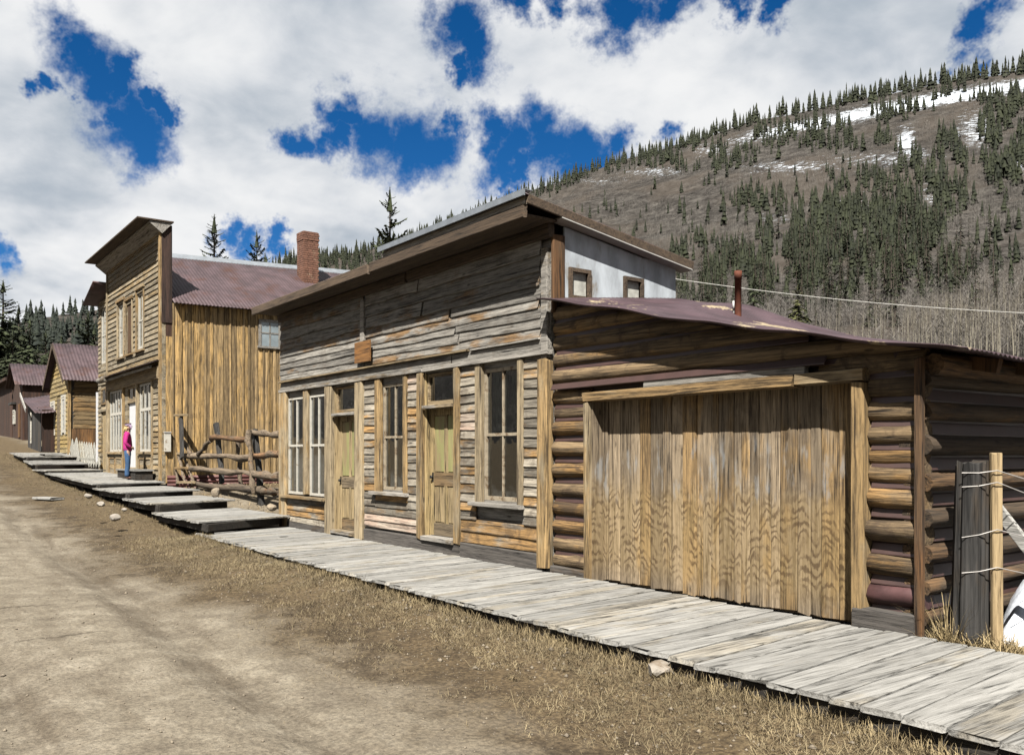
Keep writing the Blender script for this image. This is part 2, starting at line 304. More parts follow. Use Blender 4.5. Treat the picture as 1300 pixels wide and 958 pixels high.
M = dict(
 siding=wood('siding_wood', 'X', lin(50, 44, 38, .62), lin(180, 170, 152, .70), lin(178, 138, 84, .70), .34, .45, stain=.5, bleach=.12),
 siding_up=wood('upper_siding_wood', 'X', lin(56, 53, 49, .6), lin(166, 161, 152, .66), lin(146, 114, 76, .62), .10, .3, stain=.25, bleach=.15),
 pale_board=wood('pale_board', 'X', lin(140, 122, 104, .7), lin(206, 190, 172, .7), lin(196, 170, 150, .7), .4, .1),
 trim_x=wood('trim_wood_across', 'X', lin(98, 80, 56, .62), lin(196, 172, 132, .62), OCH, .5, .2),
 trim_z=wood('trim_wood_upright', 'Z', lin(80, 66, 48, .62), lin(196, 176, 140, .66), lin(184, 152, 102, .68), .42, .25, stain=.3),
 grey_x=wood('grey_trim', 'X', lin(84, 80, 76, .62), lin(190, 184, 174, .62), lin(150, 132, 104, .62), .22, .2),
 skirt=wood('skirt_board', 'X', lin(50, 47, 44, .6), lin(116, 110, 104, .6), lin(90, 72, 52, .6), .25, .2),
 fascia=wood('fascia_wood', 'X', lin(40, 32, 26, .6), lin(118, 98, 78, .58), lin(150, 104, 60, .58), .12, .25),
 brown_z=wood('brown_post_wood', 'Z', lin(44, 34, 25, .6), lin(116, 88, 60, .6), lin(112, 78, 46, .6), .4, .2),
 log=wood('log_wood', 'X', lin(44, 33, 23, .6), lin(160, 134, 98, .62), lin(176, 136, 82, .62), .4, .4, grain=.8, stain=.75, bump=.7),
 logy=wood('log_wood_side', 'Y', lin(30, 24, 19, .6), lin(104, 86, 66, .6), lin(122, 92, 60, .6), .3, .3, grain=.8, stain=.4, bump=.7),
 door=wood('garage_door_wood', 'Z', lin(74, 60, 44, .6), lin(176, 156, 128, .66), lin(172, 140, 94, .64), .34, .36, stain=.3, ripple=True),
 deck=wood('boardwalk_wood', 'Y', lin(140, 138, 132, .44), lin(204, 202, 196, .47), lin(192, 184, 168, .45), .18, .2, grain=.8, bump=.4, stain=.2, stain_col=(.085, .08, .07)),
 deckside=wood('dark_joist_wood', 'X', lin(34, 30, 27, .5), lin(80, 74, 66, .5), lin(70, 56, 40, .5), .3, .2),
 batten=wood('batten_wood', 'Z', lin(58, 44, 28, .6), lin(190, 160, 112, .68), lin(204, 166, 104, .68), .4, .5, stain=.3),
 clap=wood('clapboard_wood', 'X', lin(72, 64, 50, .62), lin(184, 168, 138, .62), lin(174, 148, 104, .62), .35, .3, cell=('Z', .165), bleach=.2),
 clapw=wood('yellow_clapboard', 'X', lin(96, 80, 50, .62), lin(194, 172, 120, .66), lin(186, 158, 96, .66), .5, .2, cell=('Z', .2)),
 sidelog=wood('hewn_side_wood', 'Y', lin(66, 50, 32, .6), lin(166, 140, 98, .62), lin(160, 126, 78, .62), .5, .3, stain=.4),
 darkbrown=wood('dark_brown_boards', 'Z', lin(38, 26, 22, .6), lin(92, 68, 56, .6), lin(90, 60, 44, .6), .5, .35, cell=('X', .22)),
 darkbrown_y=wood('dark_brown_side_boards', 'Z', lin(36, 24, 20, .6), lin(86, 62, 52, .6), lin(84, 56, 42, .6), .5, .35, cell=('Y', .22)),
 lowboards=wood('brown_low_boards', 'Z', lin(62, 42, 24, .6), lin(140, 102, 62, .6), lin(150, 106, 60, .6), .5, .3, cell=('Y', .24)),
 greypost=wood('grey_post_wood', 'Z', lin(18, 17, 16, .6), lin(84, 82, 80, .55), lin(84, 72, 58, .6), .15, .25, bump=.9, grain=.6),
 barkrail=wood('bark_rail', 'X', lin(50, 40, 32, .6), lin(146, 128, 106, .6), lin(150, 112, 76, .6), .22, .35, bump=.8),
 stake=wood('stake_wood', 'Z', lin(110, 88, 58, .62), lin(196, 170, 126, .62), lin(180, 146, 96, .62), .4, .1),
 silverboard=wood('silvered_board', 'X', lin(110, 108, 104, .62), lin(206, 204, 198, .62), lin(180, 170, 150, .62), .2, .15),
 picket=wood('whitewashed_picket', 'Z', lin(110, 108, 98, .62), lin(204, 202, 190, .64), lin(180, 172, 150, .62), .3, .2),
 greendoor=plain('faded_green_paint', lin(172, 168, 108, .62), .7, nscale=6, namt=.2, col2=lin(170, 148, 108, .62), c2=(.5, .62), stretch=(1, 1, .25)),
 doorwood=wood('old_door_wood', 'Z', lin(110, 88, 58, .62), lin(202, 178, 132, .62), lin(196, 170, 118, .62), .5, .15),
 doorlow=wood('door_rail_wood', 'X', lin(80, 68, 52, .62), lin(150, 132, 104, .62), lin(150, 122, 84, .62), .4, .15),
 sashwood=plain('sash_worn_paint', lin(176, 162, 138, .7), .7, nscale=14, namt=.2, col2=lin(120, 96, 68, .7), c2=(.5, .62)),
 sash=plain('sash_white_paint', lin(206, 202, 190, .75), .6, nscale=14, namt=.12, col2=lin(150, 128, 98, .7), c2=(.56, .66)),
 white=plain('white_paint', lin(232, 234, 238, .72), .5, nscale=5, namt=.05),
 whitewall=plain('peeling_white_wall', lin(176, 184, 192, .8), .8, nscale=4, namt=.32, col2=lin(150, 134, 112, .6), c2=(.54, .66), stretch=(1, 1, .4)),
 soffit=plain('soffit_paint', lin(196, 194, 190, .7), .8, nscale=5, namt=.12),
 roof=plain('oxidised_roof_metal', lin(116, 94, 99, .44), .62, .25, nscale=2.5, namt=.36, col2=lin(112, 70, 56, .44), c2=(.50, .70), bump=.05),
 roof2=plain('worn_roof_metal', lin(118, 94, 102, .44), .55, .3, nscale=2.2, namt=.36, col2=lin(206, 186, 150, .6), c2=(.57, .62), bump=.1),
 redmetal=plain('red_corrugated_metal', lin(116, 66, 60, .55), .6, .2, nscale=4, namt=.2, col2=lin(80, 46, 40, .5)),
 silver=plain('galvanised_flashing', (.24, .26, .28), .42, .75, nscale=6, namt=.15),
 rust=plain('rusted_pipe', lin(118, 58, 34, .6), .85, .1, nscale=14, namt=.3, col2=lin(78, 40, 28, .5)),
 pvc=plain('pale_pipe', lin(220, 220, 215, .7), .5),
 chink=plain('brown_chinking', lin(98, 66, 60, .40), .55, .0, nscale=6, namt=.18, spec=.45),
 purplelog=plain('metal_clad_log', lin(108, 72, 72, .5), .6, .1, nscale=5, namt=.4, col2=lin(70, 44, 42, .5)),
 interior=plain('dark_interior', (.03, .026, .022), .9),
 curtain=plain('curtain_cloth', lin(176, 186, 140, .6), .9, nscale=4, namt=.2),
 lace=plain('lace_cloth', lin(205, 205, 196, .6), .9, nscale=9, namt=.3),
 glass=glassmat(),
 rock=plain('pale_rock', lin(190, 172, 146, .46), .9, nscale=7, namt=.35, bump=.6, col2=lin(150, 140, 128, .4)),
 whiterock=plain('white_rock', lin(196, 186, 172, .46), .85, nscale=7, namt=.25, bump=.6, col2=lin(170, 150, 126, .42)),
 snow=plain('old_snow', (.44, .47, .52), .7, nscale=9, namt=.22, bump=.9, col2=(.30, .29, .27), c2=(.60, .75)),
 wire=plain('steel_wire', (.22, .21, .20), .5, .6, bump=0),
 cable=plain('pale_cable', (.26, .255, .24), .6, 0, bump=0),
 iron=plain('black_iron', (.02, .02, .02), .5, .5),
)
# ------------------------------------------------------------------ terrain
_lat = rng.random((64, 64))
def vnoise(x, y):
    x = np.asarray(x, float); y = np.asarray(y, float)
    i = np.floor(x).astype(int); j = np.floor(y).astype(int); a = x-i; b = y-j; a = a*a*(3-2*a); b = b*b*(3-2*b)
    g = lambda p, q: _lat[p % 64, q % 64]
    return (g(i, j)*(1-a)+g(i+1, j)*a)*(1-b)+(g(i, j+1)*(1-a)+g(i+1, j+1)*a)*b
def fbm(x, y, o=4):
    s = 0; k = 1; t = 0
    for _ in range(o): s = s+vnoise(x, y)*k; t += k; k *= .5; x = x*2.03+11.3; y = y*2.03+5.7
    return s/t
def sstep(a, b, x): q = np.clip((x-a)/(b-a), 0, 1); return q*q*(3-2*q)
_px = [-95, -70, -52, -45, -36, -30, -25, -17, -13, -10, -7, 4, 12, 40]
_pz = [3.9, 3.1, 2.45, 2.12, 1.5, .98, .60, .28, .12, -.08, -.17, -.22, -.27, -.5]
def near_h(x, y):
    z = np.interp(x, _px, _pz)
    z = z-.10*sstep(-2.0, -4.2, y)+.085*sstep(-3.0, -2.0, y)*sstep(-9, -7.5, x)+.04*sstep(-2.2, -.2, y)          # road a little lower than the walk
    z = z+.27*sstep(-.3, .9, y)*sstep(-8.8, -10.8, x)*sstep(-19, -17, x)              # yard between the buildings
    z = z+np.where(y > 0, np.clip(y-4, 0, 200)*.03, 0)
    amp = .016+.05*sstep(25, 80, np.abs(y))
    z = z+(fbm(x*1.1, y*1.1)-.5)*2*amp
    rut = sstep(-3.6, -4.4, y)
    z = z-.05*rut*(np.exp(-((y+4.6+.25*np.sin(x*.15))/.22)**2)+np.exp(-((y+6.2+.25*np.sin(x*.15))/.22)**2))
    return z
# skyline of the photograph: pixel column -> pixel row; other directions continue the valley
_sx = [-260, -100, 0, 35, 125, 210, 340, 400, 461, 520, 600, 669, 731, 804, 885, 960, 1060, 1150, 1250, 1300, 1420, 1560]
_sy = [455, 440, 418, 405, 392, 366, 335, 329, 318, 300, 272, 244, 221, 199, 176, 152, 132, 113, 96, 88, 78, 74]
_az = [math.atan((x-CX)/F) for x in _sx]; _te = [(HY-y)/F*math.cos(a) for y, a in zip(_sy, _az)]
_az = [-math.pi, -2.6, -2.0, -1.5, -1.1]+_az+[1.1, 1.5, 2.1, 2.7, math.pi]
_te = [.24, .26, .25, .16, .09]+_te+[.36, .30, .22, .24, .24]
_rx = [-math.pi, -1.2, -.55, -.2, .2, .6, 1.2, math.pi]; _rr = [700, 800, 900, 1100, 1000, 950, 800, 700]
def hill_h(x, y):
    dx = x-CAM[0]; dy = y-CAM[1]; la = dx*CS+dy*SN; fw = -dx*SN+dy*CS
    r = np.hypot(dx, dy)+1e-6; az = np.arctan2(la, fw)
    T = np.interp(az, _az, _te); R = np.interp(az, _rx, _rr)
    q = np.clip((r-60)/(R-60), 0, 1)
    te = .03+(T-.03)*q**.8
    h = CAM[2]+r*te
    und = (fbm(x/130., y/130.+3)-.5)*.055*r*np.sin(np.pi*q)+(fbm(x/26.+8, y/26.)-.5)*9*np.sin(np.pi*np.clip(q, 0, 1))*sstep(60, 300, r)
    h = h+und*.7
    h = h-np.clip(r-R, 0, None)*.35
    return np.maximum(h, -60)
def gh(x, y):
    x = np.asarray(x, float); y = np.asarray(y, float)
    r = np.hypot(x-CAM[0], y-CAM[1]); w = sstep(62, 150, r)
    return near_h(x, y)*(1-w)+hill_h(x, y)*w
def g1(x, y): return float(gh(x, y))
def px_of(x, y, z):
    dx = x-CAM[0]; dy = y-CAM[1]; la = dx*CS+dy*SN; fw = -dx*SN+dy*CS
    return CX+F*la/fw, HY-F*(z-CAM[2])/fw, fw
_marchr = np.exp(np.linspace(math.log(40), math.log(1600), 700))
_cols = np.arange(-160, 1760, 3.0)
def _rows():
    u = (_cols-CX)/F; dx = u*EX[0]+EX[1]; dy = u*EY[0]+EY[1]; L = np.hypot(dx, dy)
    x = CAM[0]+(dx/L)[:, None]*_marchr[None]; y = CAM[1]+(dy/L)[:, None]*_marchr[None]
    return HY-F*(gh(x, y)-CAM[2])/(_marchr[None]/L[:, None])
_ROW = _rows()
def hit(px, py, rmin=70):
    """pixel -> first point of the terrain on its ray, beyond rmin"""
    c = int(round((px-_cols[0])/3)); c = min(max(c, 0), len(_cols)-1)
    k = np.nonzero((_ROW[c] <= py) & (_marchr > rmin))[0]
    if len(k) == 0: return None
    r = _marchr[k[0]]; a = ray(px, py); L = math.hypot(a[0], a[1]); x = CAM[0]+a[0]/L*r; y = CAM[1]+a[1]/L*r
    return float(x), float(y), g1(x, y), float(r)
def terrain():
    az = np.concatenate([np.radians(np.arange(-38, 38.01, .2)), np.radians(np.arange(40, 320.1, 2.5))]); n = len(az)
    rr = np.concatenate([np.exp(np.arange(math.log(.6), math.log(90), .034)), np.exp(np.arange(math.log(90), math.log(1150), .0125)), np.exp(np.linspace(math.log(1170), math.log(4200), 14))]); m = len(rr)
    A, R = np.meshgrid(az, rr)
    la = R*np.sin(A); fw = R*np.cos(A)
    X = CAM[0]+la*CS-fw*SN; Y = CAM[1]+la*SN+fw*CS; Z = gh(X, Y)
    V = np.stack([X, Y, Z], -1).reshape(-1, 3)
    i, j = np.meshgrid(np.arange(m-1), np.arange(n), indexing='ij'); j2 = (j+1) % n
    Fq = np.stack([i*n+j, i*n+j2, (i+1)*n+j2, (i+1)*n+j], -1).reshape(-1, 4)
    fr = rr[Fq[:, 0]//n]; cy = V[Fq].mean(1)
    far = fr > 75; road = (~far) & (cy[:, 1] < -3.55-.35*np.sin(cy[:, 0]*.31)) & (cy[:, 1] > -9.5) & (cy[:, 0] > -74)
    out = {}
    for nm, sel in (('hillside', far), ('dirt_road', road), ('ground', ~far & ~road)):
        f = Fq[sel]; u, inv = np.unique(f, return_inverse=True); out[nm] = (np_mesh(nm, V[u], inv.reshape(f.shape)[:, ::-1], True), V[u])
    return out
def ground_mat():
    m, t, b = newmat('dry_ground'); g = t.new('ShaderNodeNewGeometry'); P = g.outputs['Position']; x, y, z = t.xyz(P)
    nb = t.noise(P, .55, 5, .6); nm = t.noise(P, 2.6, 6, .65); nf = t.noise(P, 26, 5, .7); ns = t.noise(t.vm('MULTIPLY', P, (.22, 1.6, 1)), 2.2, 6, .66)
    dirt = t.ramp(nm, [(.28, lin(150, 137, 118, .38)), (.5, lin(178, 165, 143, .41)), (.72, lin(204, 192, 170, .44))])
    dirt = t.mix(t.math('MULTIPLY', t.mr(ns, .48, .72), .45), dirt, lin(138, 122, 100, .40))
    grass = t.ramp(t.math('ADD', t.math('MULTIPLY', nf, .6), t.math('MULTIPLY', nm, .4)), [(.3, lin(84, 68, 48, .34)), (.52, lin(146, 124, 90, .36)), (.7, lin(186, 164, 122, .38))])
    grass = t.mix(t.math('MULTIPLY', t.mr(nm, .52, .7), .55), grass, lin(86, 72, 52, .36))
    # road from about y = -3.3 on, ragged
    e = t.math('ADD', y, t.math('MULTIPLY', t.math('SUBTRACT', nb, .5), 2.6)); e = t.math('ADD', e, t.math('MULTIPLY', t.math('SUBTRACT', nm, .5), 1.2))
    rf = t.math('MULTIPLY', t.mr(e, -3.15, -4.3), t.mr(y, -13, -10))
    yard = t.math('MULTIPLY', t.mr(y, -1.0, .2), t.mr(nb, .35, .55)); rf = t.math('MAXIMUM', rf, t.math('MULTIPLY', yard, .7))
    c = t.mix(rf, grass, dirt)
    track = t.math('ADD', y, t.math('MULTIPLY', t.math('SINE', t.math('MULTIPLY', x, .15)), .25))
    tr = t.math('MAXIMUM', t.mr(t.math('ABSOLUTE', t.math('ADD', track, 4.6)), .42, .12), t.mr(t.math('ABSOLUTE', t.math('ADD', track, 6.2)), .42, .12))
    c = t.mix(t.math('MULTIPLY', t.math('MULTIPLY', tr, t.mr(ns, .35, .6)), .42), c, lin(104, 88, 68, .36))
    for (qa, qb, wd) in (((-12, 773), (78, 767), .045), ((10, 814), (142, 799), .055)):      # two cracks across the wheel track
        A = Vector((*onZ(*qa, -.3), 0)); B = Vector((*onZ(*qb, -.3), 0)); L_ = (B-A).length; dn = (B-A)/L_; nn = Vector((-dn.y, dn.x, 0)); rel = t.vm('SUBTRACT', P, tuple(A))
        al = t.vm('DOT_PRODUCT', rel, tuple(dn)); pe = t.math('ADD', t.vm('DOT_PRODUCT', rel, tuple(nn)), t.math('MULTIPLY', t.math('SUBTRACT', t.noise(P, 5, 4, .6), .5), .35))
        ck = t.math('MULTIPLY', t.mr(t.math('ABSOLUTE', pe), wd, .012), t.math('MULTIPLY', t.mr(al, -.05, .15), t.mr(al, L_, L_-.3)))
        c = t.mix(t.math('MULTIPLY', ck, .6), c, lin(92, 78, 62, .32))
    soil = t.math('MULTIPLY', t.math('MULTIPLY', t.mr(e, -2.6, -3.1), t.mr(e, -4.1, -3.5)), t.mr(nm, .40, .60))
    c = t.mix(t.math('MULTIPLY', soil, .6), c, lin(86, 70, 52, .34))
    c = t.mix(1.0, c, t.mr(t.math('ADD', t.math('MULTIPLY', nf, .65), t.math('MULTIPLY', t.noise(P, 70, 3, .7), .35)), .3, .7, .55, 1.42), 'MULTIPLY')
    pb = t.new('ShaderNodeTexVoronoi'); t.put(pb.inputs['Vector'], P); pb.inputs['Scale'].default_value = 38
    peb = t.math('MULTIPLY', t.mr(pb.outputs['Distance'], .26, .16), t.mr(pb.outputs['Color'], .80, .9))
    c = t.mix(t.math('MULTIPLY', peb, .8), c, lin(214, 204, 188, .45))
    sn = t.math('MULTIPLY', t.mr(y, 10, 16), t.mr(nb, .5, .58)); c = t.mix(sn, c, (.6, .63, .68))
    t.put(b.inputs['Base Color'], c); b.inputs['Roughness'].default_value = .95; b.inputs['Specular IOR Level'].default_value = .15
    bp = t.new('ShaderNodeBump'); bp.inputs['Strength'].default_value = .75; bp.inputs['Distance'].default_value = .035
    t.put(bp.inputs['Height'], t.math('ADD', t.math('MULTIPLY', nf, .6), t.math('ADD', t.math('MULTIPLY', nm, .6), t.math('MULTIPLY', peb, .4)))); t.l.new(bp.outputs[0], b.inputs['Normal'])
    return m
def hill_mat():
    m, t, b = newmat('brushy_hillside'); g = t.new('ShaderNodeNewGeometry'); P = g.outputs['Position']
    n1 = t.noise(P, .012, 6, .6); n2 = t.noise(P, .09, 6, .7); n3 = t.noise(t.vm('MULTIPLY', P, (1, 1, .35)), .45, 4, .7)
    c = t.ramp(t.math('ADD', t.math('MULTIPLY', n2, .6), t.math('MULTIPLY', n3, .4)), [(.34, lin(46, 45, 43, .42)), (.5, lin(98, 94, 90, .42)), (.68, lin(146, 141, 134, .46))])
    c = t.mix(t.mr(n1, .45, .6), c, t.mix(.5, c, lin(118, 108, 98, .46)))
    at = t.new('ShaderNodeAttribute', attribute_name='snow'); s = at.outputs['Fac']
    sv = t.noise(t.vm('MULTIPLY', P, (1, 1, 2.6)), .15, 8, .82)
    sf = t.mr(t.math('ADD', sv, t.math('MULTIPLY', s, .30)), .67, .80)
    c = t.mix(sf, c, (.34, .37, .41))
    t.put(b.inputs['Base Color'], c); b.inputs['Roughness'].default_value = 1; b.inputs['Specular IOR Level'].default_value = 0
    bp = t.new('ShaderNodeBump'); bp.inputs['Strength'].default_value = .6; bp.inputs['Distance'].default_value = 3; t.put(bp.inputs['Height'], n3); t.l.new(bp.outputs[0], b.inputs['Normal'])
    return m
def sky_row(px): return np.interp(px, _sx, _sy)
TER = terrain(); GM = ground_mat()
for nm in ('ground', 'dirt_road', 'hillside'):
    me, V = TER[nm]
    if nm == 'hillside':
        pxx, pyy, fw = px_of(V[:, 0], V[:, 1], V[:, 2]); s = np.zeros(len(V)); ok = fw > 20
        below = pyy-sky_row(pxx)
        s = np.where(ok & (pxx > 860), np.exp(-((below-20)/11)**2)*np.interp(pxx, [860, 960, 1100, 1300], [.1, .75, 1, 1]), 0)
        for cx, cy, rx, ry, k in ((1150, 180, 14, 26, .9), (1165, 196, 18, 9, .9), (905, 190, 40, 12, .6), (1010, 212, 95, 12, .62), (1115, 203, 90, 13, .6), (830, 218, 55, 9, .6), (1240, 165, 34, 30, .75), (1285, 210, 26, 16, .85), (1090, 262, 60, 22, .45), (1180, 250, 18, 30, .55), (985, 278, 30, 10, .55), (900, 345, 40, 20, .3), (760, 230, 60, 8, .45), (1050, 320, 90, 14, .3)):
            s = np.maximum(s, np.where(ok, k*np.exp(-(((pxx-cx)/rx)**2+((pyy-cy)/ry)**2)), 0))
        s = np.where(ok, s, .95*(fbm(V[:, 0]/110, V[:, 1]/110) > .5))        # the slopes behind the camera carry snow too
        a = me.attributes.new('snow', 'FLOAT', 'POINT'); a.data.foreach_set('value', s.astype(np.float32))
        o = link(nm, me, None, None, hill_mat())
    else: o = link(nm, me, None, None, GM)
    setp(o, kind='structure')
# ------------------------------------------------------------------ trees
FOL = {}
def leafmat(name, c1, c2, sc=.9):
    m, t, b = newmat(name); g = t.new('ShaderNodeNewGeometry'); oi = t.new('ShaderNodeObjectInfo')
    n = t.noise(g.outputs['Position'], sc, 4, .7); c = t.mix(t.mr(n, .32, .66), c1, c2)
    c = t.mix(1.0, c, t.mr(oi.outputs['Random'], 0, 1, .72, 1.25, False), 'MULTIPLY')
    t.put(b.inputs['Base Color'], c); b.inputs['Roughness'].default_value = .8; b.inputs['Specular IOR Level'].default_value = .15
    return m
FOL['spruce'] = leafmat('spruce_needles', (.009, .012, .006), (.027, .033, .015))
FOL['young'] = leafmat('young_spruce_needles', (.022, .026, .010), (.060, .060, .022))
FOL['far'] = leafmat('far_conifer_needles', (.005, .0065, .0033), (.0155, .0185, .0085), .12)
FOL['dark'] = leafmat('dark_forest_needles', (.004, .006, .005), (.010, .013, .009), .12)
FOL['bark'] = plain('conifer_bark', (.03, .023, .018), .95, nscale=9, namt=.4, bump=.5)
FOL['aspen'] = plain('aspen_bark', lin(206, 196, 172, .40), .85, nscale=5, namt=.25, bump=.2, col2=lin(120, 108, 92, .4), c2=(.55, .7))
FOL['twig'] = plain('bare_twigs', lin(150, 140, 124, .36), .95, nscale=.3, namt=.35, bump=0)
FOL['twigfar'] = plain('hillside_bare_brush', lin(152, 146, 138, .42), 1, nscale=.05, namt=.4, bump=0)
def cone_tube(v, f, a, b, r0, r1, n=6):
    a = np.array(a, float); b = np.array(b, float); e = b-a; e = e/(np.linalg.norm(e)+1e-9)
    u = np.cross(e, (.3, .9, .2)); u /= np.linalg.norm(u); w = np.cross(e, u); s = len(v)
    for c, r in ((a, r0), (b, r1)):
        for k in range(n): th = 2*math.pi*k/n; v.append(tuple(c+r*(math.cos(th)*u+math.sin(th)*w)))
    for k in range(n): f.append((s+k, s+(k+1) % n, s+n+(k+1) % n, s+n+k))
def conifer(seed, h=1.0, wid=.17, whorls=24, per=8, spray=7, droop=.35, bare=.06, sparse=0.0):
    """crown of drooping branches, each a fan of needle sprays; unit height"""
    r = random.Random(seed); cv, cf = [], []
    for i in range(whorls):
        q = i/(whorls-1); z = h*(bare+(1-bare)*q**.95)
        L = wid*h*(1-q)**.78*(.72+.5*r.random())+.012*h
        for k in range(max(3, int(per*(1-.4*q)))):
            if r.random() < sparse: continue
            th = r.uniform(0, 2*math.pi); l = L*r.uniform(.6, 1.12); zz = z+r.uniform(-.5, .5)*h/whorls
            dx, dy = math.cos(th), math.sin(th); rise = (.35 if q > .75 else -droop*(.6+.6*r.random()))
            for s in range(spray):
                t0 = s/spray; t1 = min(1.15, (s+1.7)/spray); wdt = l*(.36*(1-t0*.5))*r.uniform(.6, 1.2)
                bx = dx*l*t0; by = dy*l*t0; bz = zz+l*rise*t0*t0+.0; ex = dx*l*t1; ey = dy*l*t1; ez = zz+l*rise*t1*t1-wdt*.15
                for sg in (-1, 1):
                    b0 = len(cv); tw = r.uniform(.5, 1.0)*sg
                    cv += [(bx, by, bz), ((bx*.4+ex*.6)-dy*wdt*tw, (by*.4+ey*.6)+dx*wdt*tw, bz*.4+ez*.6-wdt*r.uniform(.15, .6)), (ex, ey, ez)]
                    cf.append((b0, b0+1, b0+2))
    b0 = len(cv); 
    for k in range(5):
        th = k*1.256; cv += [(0, 0, h*1.02), (math.cos(th)*.012*h, math.sin(th)*.012*h, h*.93), (math.cos(th+1.2)*.012*h, math.sin(th+1.2)*.012*h, h*.93)]; cf.append((b0+3*k, b0+3*k+1, b0+3*k+2))
    tv, tf = [], []; cone_tube(tv, tf, (0, 0, -.03*h), (0, 0, h*.96), .017*h, .002*h, 7)
    return (cv, cf), (tv, tf)
NEAR = []
for k in range(4):
    (cv, cf), (tv, tf) = conifer(50+k, 1.0, (.21, .19, .23, .20)[k], 32, 10, 7, .42, .05, .10)
    NEAR.append((np_mesh('conifer_crown', cv, cf), np_mesh('conifer_trunk', tv, tf, True)))
def near_tree(px, top, depth, label, kind=0, wide=1.0, name='spruce_tree', fol='spruce', group=None):
    x, y, _ = atD(px, top, depth); z0 = g1(x, y)-.1; ztop = CAM[2]+(HY-top)/F*depth; h = ztop-z0
    t = thing(name, (x, y, z0), label, 'tree', group, rz=random.uniform(0, 6))
    Mx = WM[t.name] @ Matrix.Diagonal((h*wide, h*wide, h, 1))
    omat(link('crown', NEAR[kind][0], Mx, t), FOL[fol]); omat(link('trunk', NEAR[kind][1], Mx, t), FOL['bark']); return t
near_tree(495, 243, 34, 'tall dark spruce standing right behind the store roof', 0, .95)
near_tree(272, 276, 52, 'dark spruce whose tip shows above the tall building roof near the false front', 1, 1.1)
near_tree(326, 296, 58, 'small spruce tip above the tall roof, left of the brick chimney', 2, .9)
def slope_tree(px, top, base, label, kind, wide, name, fol):
    p = hit(px, base, 66); d_ = -(p[0]-CAM[0])*SN+(p[1]-CAM[1])*CS; near_tree(px, top, d_, label, kind, wide, name, fol)
slope_tree(1013, 362, 446, 'young yellow green spruce behind the garage roof', 2, 1.45, 'young_spruce', 'young')
slope_tree(957, 345, 446, 'dark slim spruce just right of the rusty stovepipe', 1, .95, 'spruce_tree', 'spruce')
ORD = 'first second third fourth fifth sixth seventh eighth ninth tenth eleventh twelfth thirteenth fourteenth fifteenth sixteenth seventeenth eighteenth'.split()
for k_, (px, top, dep, w) in enumerate(sorted(((4, 358, 78, 1.5), (24, 388, 82, 1.3), (38, 405, 74, 1.4), (-14, 372, 76, 1.4), (58, 420, 84, 1.5), (78, 428, 80, 1.6), (112, 398, 70, 1.6), (96, 436, 92, 1.5), (16, 420, 66, 1.5), (48, 440, 70, 1.5), (-30, 400, 72, 1.5), (30, 452, 60, 1.3), (70, 450, 76, 1.5), (120, 415, 76, 1.5), (62, 445, 64, 1.4), (8, 450, 72, 1.4), (88, 446, 70, 1.3), (128, 440, 84, 1.5)))):
    near_tree(px, top, dep, f'dark green conifer in the grove behind the cabins, {ORD[k_]} trunk from the left', random.randrange(4), w, 'conifer_tree', 'spruce', 'conifers in the grove behind the cabins')
# hillside conifers: pixels pick the spot on the slope
MID = []
for k in range(5):
    (cv, cf), (tv, tf) = conifer(80+k, 1.0, (.15, .13, .17, .14, .16)[k], 13, 6, 3, .35, .06, .05)
    n = len(cv); V = list(cv)+list(tv); Ft = [tuple(q) for q in cf]+[tuple(n+i for i in q) for q in tf]
    me = mesh('hillside_conifer', V, Ft); me.materials.append(FOL['far']); me.materials.append(FOL['bark'])
    mi = np.zeros(len(Ft), dtype=np.int32); mi[len(cf):] = 1; me.polygons.foreach_set('material_index', mi); MID.append(me)
spots = []
clus = [(1045, 176, 78, 18, 95), (890, 202, 75, 15, 95), (1147, 148, 36, 14, 42), (1218, 127, 32, 10, 30), (1205, 228, 24, 50, 60), (1278, 182, 30, 58, 150), (1090, 250, 36, 34, 48), (1140, 238, 30, 40, 46), (965, 268, 38, 25, 40),
        (1095, 302, 92, 36, 200), (898, 352, 50, 40, 130), (995, 345, 66, 44, 190), (1090, 368, 60, 32, 110), (1180, 360, 50, 30, 70), (1275, 332, 26, 30, 14), (430, 338, 70, 10, 80), (540, 322, 60, 12, 40), (760, 300, 60, 30, 12)]
for cx, cy, rx, ry, n in clus:
    for _ in range(int(n*2.3)):
        a = random.uniform(0, 6.283); q = math.sqrt(random.random())*1.15; fx_, fy_ = cx+rx*q*math.cos(a), cy+ry*q*math.sin(a)
        if float(fbm(fx_/16., fy_/20.)) > .445: spots.append((cx+rx*q*math.cos(a), cy+ry*q*math.sin(a), 1.0))
for _ in range(170): spots.append((random.uniform(860, 1330), random.uniform(190, 420), 1.0))
for _ in range(45): spots.append((random.uniform(540, 900), random.uniform(230, 330), .8))
for _ in range(620):
    x = random.uniform(335, 905); spots.append((x, sky_row(x)+1.5+abs(random.gauss(0, 6.5)), .95))
for _ in range(230):
    x = random.uniform(900, 1330); spots.append((x, sky_row(x)+1+abs(random.gauss(0, 3)), 1.1))
for _ in range(330):
    x = random.uniform(-90, 210); y0 = sky_row(x); spots.append((x, random.uniform(y0+1, y0+45), 1.0))
for _ in range(170): spots.append((random.uniform(1330, 1700), random.uniform(110, 420), 1.0))
T = []
for px, py, s in spots:
    if py < sky_row(px)+1: py = sky_row(px)+1.5
    p = hit(px, py, 95)
    if p is None: continue
    h = min(20, random.lognormvariate(2.5, .26))*s*(1.0 if p[3] > 330 else 1.0); T.append((h/p[3], p, h, px))
T.sort(key=lambda q: -q[0])
inframe = [q for q in T if -5 < q[3] < 1305 and not (q[3] < 215)]
big = inframe[:290]; bigid = {id(q) for q in big}
